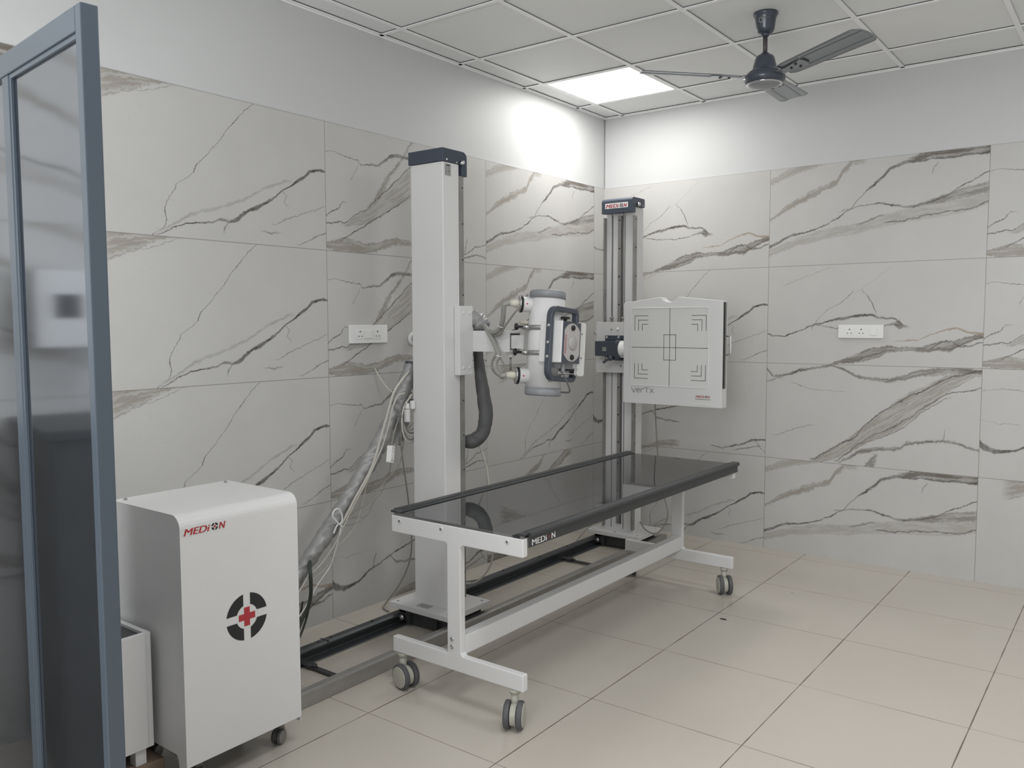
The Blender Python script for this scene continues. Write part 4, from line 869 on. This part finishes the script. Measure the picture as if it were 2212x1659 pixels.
def caster(parent, x, y, ang, ztop, r=0.050, mw=CASTERW, mt=TYRE, w_=0.021, gap=0.013, trail=0.018, name='caster'):
    ax = Vector((math.cos(ang), math.sin(ang), 0)); fw = Vector((-ax.y, ax.x, 0)); c = Vector((x, y, r))
    b = MB()
    top = c+fw*trail
    b.lathe([(0.019, ztop-0.016), (0.020, ztop-0.001)], (top.x, top.y, 0), (0, 0, 1), 20)
    b.lathe([(0.015, r+0.016), (0.015, ztop-0.014)], (top.x, top.y, 0), (0, 0, 1), 16)
    # body between the wheels
    hub = []
    for i in range(20):
        a = 2*math.pi*i/20; hub.append(c+fw*(r*0.78*math.cos(a))+Vector((0, 0, r*0.78*math.sin(a))))
    k = len(hub); b.add([p-ax*(gap*0.8) for p in hub]+[p+ax*(gap*0.8) for p in hub], [tuple(range(k))[::-1], tuple(range(k, 2*k))]+[(i, (i+1) % k, k+(i+1) % k, k+i) for i in range(k)])
    cs_ = b.build(name, mw, parent)
    for sg in (1, -1):
        b = MB(); rr2 = r
        b.lathe([(rr2*0.80, gap), (rr2*0.97, gap+0.001), (rr2, gap+0.004), (rr2, gap+w_-0.006), (rr2*0.965, gap+w_-0.002), (rr2*0.86, gap+w_)], c, ax*sg, 36)
        wh = b.build('wheel', mt, cs_)
        b = MB(); b.lathe([(rr2*0.84, gap+w_-0.001), (rr2*0.84, gap+w_+0.001), (rr2*0.78, gap+w_+0.002), (0.001, gap+w_+0.0015)], c, ax*sg, 32); b.build('hub_cap', mw, cs_)
    return cs_
caster(tb_, 0.827, -2.880, math.radians(80), 0.139)
caster(tb_, 1.372, -2.892, math.radians(26), 0.139)
caster(tb_, 1.373, -1.035, math.radians(38), 0.139)
caster(tb_, 0.800, -1.028, math.radians(30), 0.139)
# ------------------------------------------------------------------ generator cabinet
gc = empty('generator_cabinet', (0.66, -3.635, 0.0), 'tall white sheet-metal cabinet with a rounded front edge and red-cross emblem', 'cabinet')
A0, A1, B0, B1, GZ0, GZ1, GR = 0.470, 0.860, -3.850, -3.420, 0.100, 0.8725, 0.040
def arcp(cx, cz, r, a0, a1, n=7): return [(cx+r*math.cos(math.radians(a0+(a1-a0)*i/n)), cz+r*math.sin(math.radians(a0+(a1-a0)*i/n))) for i in range(n+1)]
tt = 0.002
out_ = [(A1, GZ0)]+arcp(A1-GR, GZ1-GR, GR, 0, 90)+[(A0, GZ1)]
inn_ = [(A0, GZ1-tt)]+arcp(A1-GR, GZ1-GR, GR-tt, 90, 0)+[(A1-tt, GZ0)]
b = MB(); b.prism(out_+inn_, 'y', B0, B1, smooth=False); sh = b.build('front_cover', WHITE, gc, bevel=0.0008); 
side = [(A0+0.004, 0.13), (A1-0.055, 0.128), (A1-0.045, 0.112), (A1-0.042, GZ0-0.014), (A1-tt, GZ0-0.016)]+arcp(A1-GR, GZ1-GR, GR-tt, 0, 90)+[(A0+0.004, GZ1-tt)]
for y0, y1 in ((B0+0.001, B0+0.004), (B1-0.004, B1-0.001)):
    b = MB(); b.prism(side, 'y', y0, y1); b.build('side_panel', WHITE, gc)
b = MB(); b.box(A0, A0+0.003, B0+0.004, B1-0.004, 0.13, GZ1-tt); b.build('back_panel', WHITE, gc)
b = MB(); b.box(A0+0.003, A1-0.05, B0+0.005, B1-0.005, 0.128, 0.133); b.build('bottom_panel', DARK, gc)
b = MB()
for x, y in ((A0+0.03, B0+0.03), (A0+0.03, B1-0.03)): b.lathe([(0.006, 0), (0.006, 0.003), (0.003, 0.006), (0.001, 0.006)], (x, y, GZ1), (0, 0, 1), 10)
b.build('top_screw', RAILG, gc)
medion(sh, (A1+0.0004, -3.838, 0.8105), (0, 1, 0), (0, 0, 1), 0.0215, 0.142)
b = MB(); b.add([(A1+0.0005, -3.842, 0.806), (A1+0.0005, -3.692, 0.806), (A1+0.0005, -3.692, 0.8305), (A1+0.0005, -3.842, 0.8305)], [(0, 1, 2, 3)]); b.build('logo_backing', WHITEP, sh)
emblem(sh, (A1+0.0002, -3.6265, 0.5085), (0, 1, 0), (0, 0, 1), 0.0755)
for x, y, a in ((0.790, -3.463, 0.35), (0.790, -3.772, 0.9), (0.54, -3.463, 0.2), (0.54, -3.772, 0.4)):
    caster(gc, x, y, a, 0.128, r=0.026, mw=RAILG, mt=TYRE, w_=0.012, gap=0.004, trail=0.01)
# low cabinet standing on the brown board
lc_ = empty('low_cabinet', (0.53, -4.06, 0.086), 'small low white open-topped metal case with a dark recessed lid, beside the tall cabinet', 'cabinet')
q0, q1, q2, q3 = 0.335, 0.712, -4.26, -3.868
b = MB()
for a in ((q0, q1, q3-0.016, q3), (q0, q1, q2, q2+0.016), (q1-0.016, q1, q2+0.016, q3-0.016), (q0, q0+0.016, q2+0.016, q3-0.016)): b.box(*a, 0.137, 0.498)
b.build('body', WHITE, lc_, bevel=0.002)
b = MB(); b.box(q0+0.016, q1-0.016, q2+0.016, q3-0.016, 0.15, 0.488); b.build('recessed_lid', DARK, lc_)
for x in (q0+0.03, q1-0.045):
    for y in (q2+0.02, q3-0.055):
        b = MB(); b.box(x, x+0.034, y, y+0.034, 0.0862, 0.137); b.build('leg', WHITE, lc_)
b = MB(); b.box(0.24, 0.712, -4.30, -3.835, 0.0, 0.086); bb = b.build('brown_board_block', CARDB, bevel=0.004)
tag(bb, 'brown wooden block lying on the floor under the low white case', 'wooden block')

# ------------------------------------------------------------------ radiation screen in the foreground
Ls = 0.95; ang = math.radians(174.2); dx = Vector((math.cos(ang), math.sin(ang), 0)); A_ = Vector((1.6105, -4.4555, 0))
MX = Matrix(((dx.x, -dx.y*-1, 0, A_.x), (dx.y, -dx.x, 0, A_.y), (0, 0, 1, 0), (0, 0, 0, 1)))
# local: x along the screen away from the camera's right edge, y = thickness away from the camera
MX = Matrix(((dx.x, 0.1011, 0, A_.x), (dx.y, 0.9949, 0, A_.y), (0, 0, 1, 0), (0, 0, 0, 1)))
scn_ = empty('radiation_screen', tuple(A_+dx*0.45), 'tall glossy grey-blue framed shielding screen at the left edge of the photo', 'screen')
zt_ = 2.0; th = 0.031; fw_ = 0.026
def fr(name, m, *bx, bev=0.002, parent=scn_):
    b = MB(MX); b.box(*bx); return b.build(name, m, parent, bevel=bev)
fr('frame_post', SCREENF, 0, fw_, 0, th, 0.06, zt_)
fr('frame_post', SCREENF, Ls-fw_, Ls, 0, th, 0.06, zt_)
fr('frame_rail', SCREENF, fw_, Ls-fw_, 0, th, zt_-0.045, zt_)
fr('frame_rail', SCREENF, fw_, Ls-fw_, 0, th, 0.06, 0.11)
fr('frame_post', SCREENF, 0.400, 0.440, 0.002, th-0.002, 0.11, zt_-0.045)
fr('shield_panel', SCREENP, fw_, 0.400, 0.010, 0.022, 0.11, zt_-0.045, bev=0)
fr('shield_panel', SCREENP, 0.440, Ls-fw_, 0.010, 0.022, 0.11, zt_-0.045, bev=0)
fr('frame_bead', SCREENF, fw_, fw_+0.010, 0.004, 0.010, 0.11, zt_-0.045, bev=0.001)
fr('frame_bead', SCREENF, 0.390, 0.400, 0.004, 0.010, 0.11, zt_-0.045, bev=0.001)
fr('frame_bead', SCREENF, fw_+0.010, 0.390, 0.004, 0.010, zt_-0.055, zt_-0.045, bev=0.001)
for u in (0.02, Ls-0.06):
    f_ = fr('foot_bar', SCREENF, u, u+0.04, -0.12, 0.06, 0.052, 0.075)
    for v in (-0.10, 0.045):
        p = MX @ Vector((u+0.02, v, 0)); caster(scn_, p.x, p.y, ang, 0.053, r=0.020, mw=RAILG, mt=TYRE, w_=0.008, gap=0.004, trail=0.0)

# ------------------------------------------------------------------ ceiling fan
FX, FY_ = 1.630, -1.275
fan = empty('ceiling_fan', (FX, FY_, H_C), 'dark blue-grey three-blade ceiling fan hanging on a short rod', 'fan')
b = MB(); b.lathe([(0.056, 0.0075), (0.056, 0.0), (0.055, -0.003), (0.050, -0.012), (0.047, -0.022), (0.041, -0.068), (0.034, -0.082), (0.020, -0.087)], (FX, FY_, H_C), (0, 0, 1), 36); cn = b.build('canopy', FANB, fan)
b = MB(); b.lathe([(0.018, -0.084), (0.020, -0.088), (0.017, -0.098), (0.0115, -0.100)], (FX, FY_, H_C), (0, 0, 1), 20); b.build('rod_collar', FANB, fan)
b = MB(); b.cyl((FX, FY_, 2.68), (FX, FY_, H_C-0.085), 0.0105, n=18); b.build('down_rod', FANROD, fan)
ZM = 2.576
b = MB(); b.lathe([(0.018, 0.118), (0.022, 0.112), (0.036, 0.106), (0.044, 0.094), (0.054, 0.056), (0.056, 0.044), (0.068, 0.036), (0.080, 0.026), (0.080, 0.020), (0.092, 0.014), (0.095, 0.006), (0.095, -0.004), (0.089, -0.016), (0.083, -0.023), (0.079, -0.024)], (FX, FY_, ZM), (0, 0, 1), 48); mo = b.build('motor_housing', FANB, fan)
b = MB(); b.lathe([(0.081, -0.020), (0.083, -0.0255), (0.074, -0.028), (0.069, -0.0255)], (FX, FY_, ZM), (0, 0, 1), 48, close=False); b.build('bottom_ring', CHROME, mo)
b = MB(); b.lathe([(0.070, -0.022), (0.068, -0.028), (0.05, -0.034), (0.02, -0.037), (0.001, -0.0375)], (FX, FY_, ZM), (0, 0, 1), 48); b.build('bottom_cover', TUBEGREY, mo)
a0 = -0.43
for k in range(3):
    A = a0+k*2*math.pi/3
    RM = Matrix.Translation((FX, FY_, ZM+0.002)) @ Matrix.Rotation(A, 4, 'Z')
    PM = RM @ Matrix.Rotation(math.radians(-3.6), 4, 'Y') @ Matrix.Rotation(math.radians(-9), 4, 'X')
    # blade: arched sheet, local x outwards
    nx, ny = 24, 8; vs = []; fs = []
    for i in range(nx+1):
        t = i/nx; x = 0.118+0.462*t
        wl = 0.060+0.018*t; wr = 0.060+0.010*t
        if t > 0.93: q = (t-0.93)/0.07; k2 = math.sqrt(max(0, 1-q*q*0.55)); wl *= k2; wr *= k2
        if t < 0.06: q = 1-(t/0.06); wl *= 1-0.25*q; wr *= 1-0.25*q
        for j in range(ny+1):
            s_ = j/ny*2-1; y = s_*(wl if s_ < 0 else wr)
            vs.append((x, y, 0.004*(1-s_*s_)))
    n1 = len(vs); vs += [(v[0], v[1], v[2]+0.0016) for v in vs]
    for i in range(nx):
        for j in range(ny):
            a_ = i*(ny+1)+j; q = (a_, a_+1, a_+ny+2, a_+ny+1); fs.append(q[::-1]); fs.append(tuple(v+n1 for v in q))
    def edge(l):
        for p_, r_ in zip(l[:-1], l[1:]): fs.append((p_, r_, r_+n1, p_+n1))
    W1 = ny+1
    edge([i*W1 for i in range(nx+1)]); edge([i*W1+ny for i in range(nx+1)]); edge(list(range(ny+1))); edge([nx*W1+j for j in range(ny+1)])
    b = MB(PM); b.add(vs, fs, True); bl = b.build('blade', TEALGREY, fan)
    b = MB(PM)
    for y in (-0.034, 0.036):
        b.box(0.20, 0.575, y-0.0012, y+0.0012, 0.0005, 0.0040)
    b.build('blade_rib', TEALGREY, bl)
    b = MB(PM); b.prism([(0.095, -0.022), (0.145, -0.018), (0.235, -0.032), (0.250, -0.020), (0.250, 0.020), (0.235, 0.032), (0.145, 0.018), (0.095, 0.022)], 'z', -0.004, -0.0005); b.build('blade_iron', TEALGREY, bl)
    b = MB(PM)
    for x, y in ((0.165, 0.0), (0.205, -0.016), (0.205, 0.016)): b.lathe([(0.006, -0.0075), (0.006, -0.004)], (x, y, 0), (0, 0, 1), 10)
    b.build('blade_screw', BLACK, bl)
# maker's mark on the canopy facing the camera
vdir = (Vector((3.118, -5.202, 0))-Vector((FX, FY_, 0))).normalized(); ux_ = Vector((-vdir.y, vdir.x, 0)); cp0 = Vector((FX, FY_, 0))+vdir*0.0535
b = MB()
def onc(u, z): 
    a = u/0.052; rr_ = 0.0505-(H_C-0.012-z)*0.125
    return Vector((FX, FY_, z))+(vdir*math.cos(a)+ux_*math.sin(a))*rr_
P_ = [onc(-0.024+0.009*math.cos(t*math.pi/8), H_C-0.035+0.011*math.sin(t*math.pi/8)) for t in range(16)]
b.sweep(P_, 0.0017, n=6, sub=2, closed=True); b.sweep([onc(-0.0145, H_C-0.012), onc(-0.0145, H_C-0.030), onc(-0.0145, H_C-0.052)], 0.0014, n=6); b.build('maker_mark', STICKER, cn)
b = MB()
for i, (u, wd, z) in enumerate([(-0.008+0.0042*k, 0.0030, H_C-0.029) for k in range(6)]): b.sweep([onc(u, z+0.002), onc(u+wd*0.5, z+0.0035), onc(u+wd, z+0.002), onc(u+wd*0.5, z)], 0.0007, n=5, sub=3)
b.sweep([onc(-0.008, H_C-0.036), onc(0.0, H_C-0.036), onc(0.008, H_C-0.036)], 0.0006, n=5); b.build('maker_text', RAILG, cn)

# ------------------------------------------------------------------ wall fittings
def socket_plate(name, wall, a0_, a1_, z0_, z1_, label, layout):
    """layout: list of ('socket'|'switch', centre position)"""
    def W(a, d, z): return (d, a, z) if wall == 'L' else (a, -d, z)
    t_ = empty(name, W((a0_+a1_)/2, 0.0, (z0_+z1_)/2), label, 'socket')
    def bx(b, a, c, d0, d1, z, zz):
        if wall == 'L': b.box(d0, d1, a, c, z, zz)
        else: b.box(a, c, -d1, -d0, z, zz)
    b = MB(); bx(b, a0_, a1_, 0.0005, 0.012, z0_, z1_); b.build('faceplate', WBRIGHT, t_, bevel=0.0025)
    for kind, c, zc in layout:
        if kind == 'switch':
            b = MB(); bx(b, c-0.021, c+0.021, 0.012, 0.016, zc-0.021, zc+0.021); b.build('switch_rocker', WBRIGHT, t_, bevel=0.0015)
        else:
            b = MB(); bx(b, c-0.026, c+0.026, 0.012, 0.0135, zc-0.024, zc+0.024); so_ = b.build('socket_insert', WBRIGHT, t_, bevel=0.001)
            b = MB()
            n_ = Vector((1, 0, 0)) if wall == 'L' else Vector((0, -1, 0))
            for da, dz, r in ((0, 0.013, 0.0038), (-0.010, -0.010, 0.003), (0.010, -0.010, 0.003)):
                c0 = Vector(W(c+da, 0.0134, zc+dz)); b.cyl(c0, c0+n_*0.0006, r, n=14)
            b.build('pin_holes', BLACK, so_)
socket_plate('wall_socket_plate', 'L', -2.411, -2.157, 1.341, 1.432, 'white socket and switch plate on the left wall beside the tall column', [('socket', -2.345, 1.386), ('switch', -2.287, 1.386), ('socket', -2.228, 1.386)])
socket_plate('wall_socket_plate', 'R', 1.632, 1.887, 1.345, 1.424, 'white socket and switch plate on the back wall, right of the receptor plate', [('socket', 1.697, 1.384), ('socket', 1.764, 1.384), ('switch', 1.829, 1.384)])
cf = empty('conduit_fitting', (0, -1.965, 1.357), 'round white conduit fitting on the left wall, half hidden by the tall column', 'conduit')
b = MB(); b.lathe([(0.036, 0.0), (0.036, 0.010), (0.030, 0.014), (0.022, 0.014)], (0.0005, -1.965, 1.358), (1, 0, 0), 28); b.build('flange', WBRIGHT, cf)
b = MB(); b.lathe([(0.022, 0.013), (0.022, 0.0142), (0.014, 0.0145)], (0.0005, -1.965, 1.358), (1, 0, 0), 24); b.build('inner_ring', STICKER, cf)
b = MB(); b.cyl((0.014, -1.965, 1.358), (0.055, -1.955, 1.355), 0.012, n=18); b.build('pipe_stub', WBRIGHT, cf)

# ------------------------------------------------------------------ cable bundle and loose cables between the column and the cabinet
def wire(pts, r, m, label, cat='cable', name='cable', group=None, **k):
    o = cable(name, pts, r, m, None, **k); return tag(o, label, cat, group)
hp = [(0.285, -2.262, 1.232), (0.285, -2.272, 1.218), (0.275, -2.297, 1.150), (0.266, -2.349, 1.064), (0.256, -2.394, 0.971), (0.247, -2.437, 0.895), (0.237, -2.492, 0.810), (0.227, -2.537, 0.748), (0.218, -2.592, 0.677), (0.208, -2.635, 0.621), (0.198, -2.688, 0.551), (0.189, -2.730, 0.497), (0.179, -2.781, 0.437), (0.170, -2.831, 0.378), (0.160, -2.871, 0.329), (0.150, -2.93, 0.255), (0.15, -3.02, 0.15), (0.18, -3.15, 0.075), (0.22, -3.32, 0.055)]
hs = empty('wrapped_cable_bundle', (0.22, -3.2, 0.02), 'thick cable bundle in wrinkled grey wrap slanting from the column to the floor', 'cable bundle')
b = MB(); b.sweep(hp, 0.037, n=26, wr=0.22, wf=34, seed=7, sub=14, rfun=lambda t: 0.95+0.10*math.sin(t*23)+0.05*math.sin(t*57)); b.build('wrap', WRAP, hs)
b = MB(); b.lathe([(0.040, -0.005), (0.043, 0), (0.043, 0.008), (0.034, 0.012)], (0.286, -2.258, 1.236), (0.1, 0.35, 0.95), 24); b.build('end_clip', SLATE, hs)
b = MB(); b.sweep([(0.290, -2.36, 1.08), (0.290, -2.350, 1.02), (0.280, -2.330, 0.96), (0.265, -2.328, 0.915), (0.25, -2.35, 0.865)], 0.034, n=18, wr=0.30, seed=17, sub=10, rfun=lambda t: 1.0-0.25*t); b.build('loose_wrap', WRAP, hs)
wire([(0.0045, -2.244, 1.214), (0.048, -2.260, 1.180), (0.095, -2.261, 1.132), (0.142, -2.256, 1.100), (0.200, -2.240, 1.092), (0.27, -2.27, 1.10), (0.325, -2.30, 1.108), (0.338, -2.336, 1.090), (0.338, -2.366, 1.06)], 0.0040, CABLEW, 'thin white cable coming out of the tile and joining the bundle')
wire([(0.315, -2.31, 1.215), (0.330, -2.378, 1.177), (0.325, -2.428, 1.120), (0.318, -2.452, 1.051), (0.308, -2.477, 0.967), (0.300, -2.494, 0.906), (0.290, -2.516, 0.829), (0.282, -2.540, 0.769), (0.272, -2.574, 0.711), (0.262, -2.619, 0.647), (0.252, -2.662, 0.577), (0.245, -2.693, 0.531)], 0.0058, CABLEW, 'thick off-white cable running along the front of the wrapped bundle')
wire([(0.342, -2.375, 1.112), (0.338, -2.415, 1.103), (0.330, -2.442, 1.051), (0.320, -2.458, 0.974), (0.305, -2.485, 0.875), (0.295, -2.515, 0.811), (0.285, -2.538, 0.761), (0.275, -2.572, 0.700), (0.265, -2.612, 0.640), (0.255, -2.658, 0.566), (0.247, -2.706, 0.484), (0.235, -2.743, 0.427), (0.225, -2.798, 0.369), (0.215, -2.866, 0.321), (0.21, -2.95, 0.22)], 0.0036, CABLEW, 'thinner pale cable following the bundle all the way down to the cabinet')
wire([(0.335, -2.384, 1.01), (0.330, -2.382, 0.97), (0.307, -2.368, 0.885), (0.283, -2.334, 0.790), (0.260, -2.290, 0.666), (0.237, -2.252, 0.575), (0.213, -2.216, 0.464), (0.190, -2.182, 0.325), (0.160, -2.175, 0.216), (0.125, -2.200, 0.120), (0.085, -2.235, 0.045), (0.071, -2.262, 0.010), (0.089, -2.288, 0.006), (0.151, -2.31, 0.006)], 0.0038, CABLEG, 'grey cable hanging down beside the column and looping on the floor')
wire([(0.305, -2.334, 0.96), (0.300, -2.338, 0.905), (0.290, -2.358, 0.777), (0.280, -2.416, 0.720), (0.270, -2.473, 0.672), (0.260, -2.539, 0.611), (0.250, -2.623, 0.577), (0.244, -2.685, 0.534)], 0.0030, CABLEG, 'thin grey wire swinging from the coil across to the tied loop')
wire([(0.275, -2.393, 0.828), (0.265, -2.401, 0.749), (0.260, -2.442, 0.658), (0.255, -2.502, 0.604), (0.250, -2.531, 0.553), (0.245, -2.609, 0.522), (0.242, -2.675, 0.528)], 0.0022, CABLEG, 'very thin grey wire sagging lowest between the socket block and the loop')
wire([(0.258, -2.50, 0.79), (0.240, -2.518, 0.731), (0.231, -2.532, 0.653), (0.223, -2.557, 0.562), (0.214, -2.592, 0.488), (0.205, -2.677, 0.426), (0.198, -2.704, 0.407), (0.192, -2.733, 0.343), (0.185, -2.812, 0.300), (0.178, -2.861, 0.290)], 0.0026, CABLEW, 'thin pale wire drooping below the wrapped bundle near the cabinet')
wire([(0.247, -2.694, 0.525), (0.250, -2.702, 0.505), (0.238, -2.712, 0.446), (0.225, -2.725, 0.385), (0.212, -2.738, 0.339), (0.20, -2.80, 0.27), (0.20, -2.90, 0.16), (0.21, -3.05, 0.09)], 0.0030, WBRIGHT, 'short white wire hanging straight down from the tied loop')
wire([(0.250, -2.741, 0.504), (0.250, -2.719, 0.537), (0.250, -2.694, 0.545), (0.250, -2.690, 0.575), (0.250, -2.708, 0.608), (0.250, -2.732, 0.608), (0.250, -2.745, 0.584), (0.252, -2.723, 0.554), (0.254, -2.690, 0.522)], 0.0038, WBRIGHT, 'white cable loop tied round the lower part of the bundle', sub=8)
cl_ = empty('coiled_cable', (0.33, -2.32, 0.95), 'coil of white cable with plugs hanging against the tall column', 'cable')
for k in range(5):
    b = MB(); cz = 1.000-0.006*k; cy = -2.300-0.005*k; ry = 0.046+0.005*k; rz_ = 0.070+0.009*k
    b.sweep([(0.311+0.004*k+0.006*math.sin(a*1.3+k), cy+ry*math.cos(a), cz+rz_*math.sin(a)) for a in [2*math.pi*i/14 for i in range(14)]], 0.0042, n=8, sub=4, closed=True); b.build('cable_turn', CABLEG if k % 2 else CABLEW, cl_)
b = MB(); b.box(0.334, 0.356, -2.374, -2.352, 0.975, 1.035); b.lathe([(0.011, 0), (0.013, 0.008), (0.006, 0.030)], (0.345, -2.363, 1.035), (0.05, 0.15, 1), 14); b.build('plug', WHITEP, cl_, bevel=0.004)
b = MB(); b.box(0.345, 0.365, -2.345, -2.325, 1.035, 1.075); b.build('plug', WBRIGHT, cl_, bevel=0.004)
es = empty('extension_socket', (0.31, -2.455, 0.835), 'small white extension socket block hanging by its wire in front of the bundle', 'socket')
XE = Matrix.Translation((0.325, -2.455, 0.832)) @ Matrix.Rotation(math.radians(20), 4, 'Z') @ Matrix.Rotation(math.radians(-12), 4, 'X')
b = MB(XE); b.prism(rrect(-0.019, 0.019, -0.040, 0.040, 0.007, 4), 'x', -0.012, 0.012); b.build('block', WBRIGHT, es, bevel=0.002)
b = MB(XE)
for y, z in ((-0.003, 0.028), (0.009, 0.022), (-0.001, 0.012), (-0.003, -0.022), (-0.011, -0.030), (0.002, -0.031), (0.011, -0.030)): b.cyl((0.0118, y, z), (0.0126, y, z), 0.0024, n=10)
b.build('pin_holes', BLACK, es)
b = MB(); b.sweep([(0.325, -2.447, 0.872), (0.322, -2.435, 0.906), (0.318, -2.415, 0.948), (0.318, -2.388, 1.000)], 0.003, n=8); b.build('lead', CABLEG, es)
for k, (pts, r) in enumerate((([(0.174, -2.806, 0.41), (0.20, -2.838, 0.385), (0.232, -2.860, 0.345), (0.230, -2.857, 0.290), (0.220, -2.852, 0.242), (0.210, -2.860, 0.189), (0.200, -2.885, 0.141), (0.20, -2.94, 0.06), (0.22, -3.02, 0.012), (0.24, -3.15, 0.012)], 0.0085), ([(0.19, -2.83, 0.22), (0.17, -2.84, 0.12), (0.17, -2.90, 0.03), (0.19, -3.02, 0.012)], 0.005), ([(0.15, -2.84, 0.20), (0.14, -2.86, 0.10), (0.15, -2.92, 0.03), (0.17, -3.05, 0.010)], 0.004))):
    wire(pts, r, CABLED, ['thick dark green cable falling to the floor behind the tall cabinet', 'thinner dark cable bent to the floor behind the tall cabinet', 'thinnest dark cable closest to the wall behind the tall cabinet'][k])

# things out of frame that the glossy screen mirrors
dk = empty('reflected_prop', (0.28, -5.0, 0), 'added dark console against the left wall, seen only as a dark reflection in the screen', 'prop')  # added out of view to darken the screen's lower reflection
b = MB(); b.box(0.02, 0.56, -5.42, -4.58, 1.10, 1.13); b.build('prop_top', DARK, dk, bevel=0.003)
b = MB(); b.box(0.04, 0.54, -5.40, -4.60, 0.05, 1.099); b.build('prop_body', DARK, dk, bevel=0.003)
b = MB(); b.box(0.07, 0.51, -5.36, -4.64, 0.0, 0.049); b.build('plinth', BLACK, dk)
cb = empty('control_box', (0, -4.76, 1.5), 'white wall-mounted control box, seen only as a pale reflection in the screen', 'control box')
b = MB(); b.box(0.0005, 0.11, -4.86, -4.66, 1.36, 1.62); b.build('body', WHITE, cb, bevel=0.004)
b = MB(); b.box(0.1102, 0.112, -4.80, -4.72, 1.46, 1.54); b.build('display', BLACK, cb)

b = MB(); b.prism([(-0.020, -0.004), (0.012, -0.006), (0.020, 0.001), (0.002, 0.005), (-0.016, 0.003)], 'z', 0.0, 0.003)
b.v = [Vector((v.x*0.8+1.524, v.y-1.403, v.z)) for v in b.v]
fc = b.build('floor_chip', BLACK); tag(fc, 'tiny dark chip lying on the floor tile beyond the far table end', 'debris')
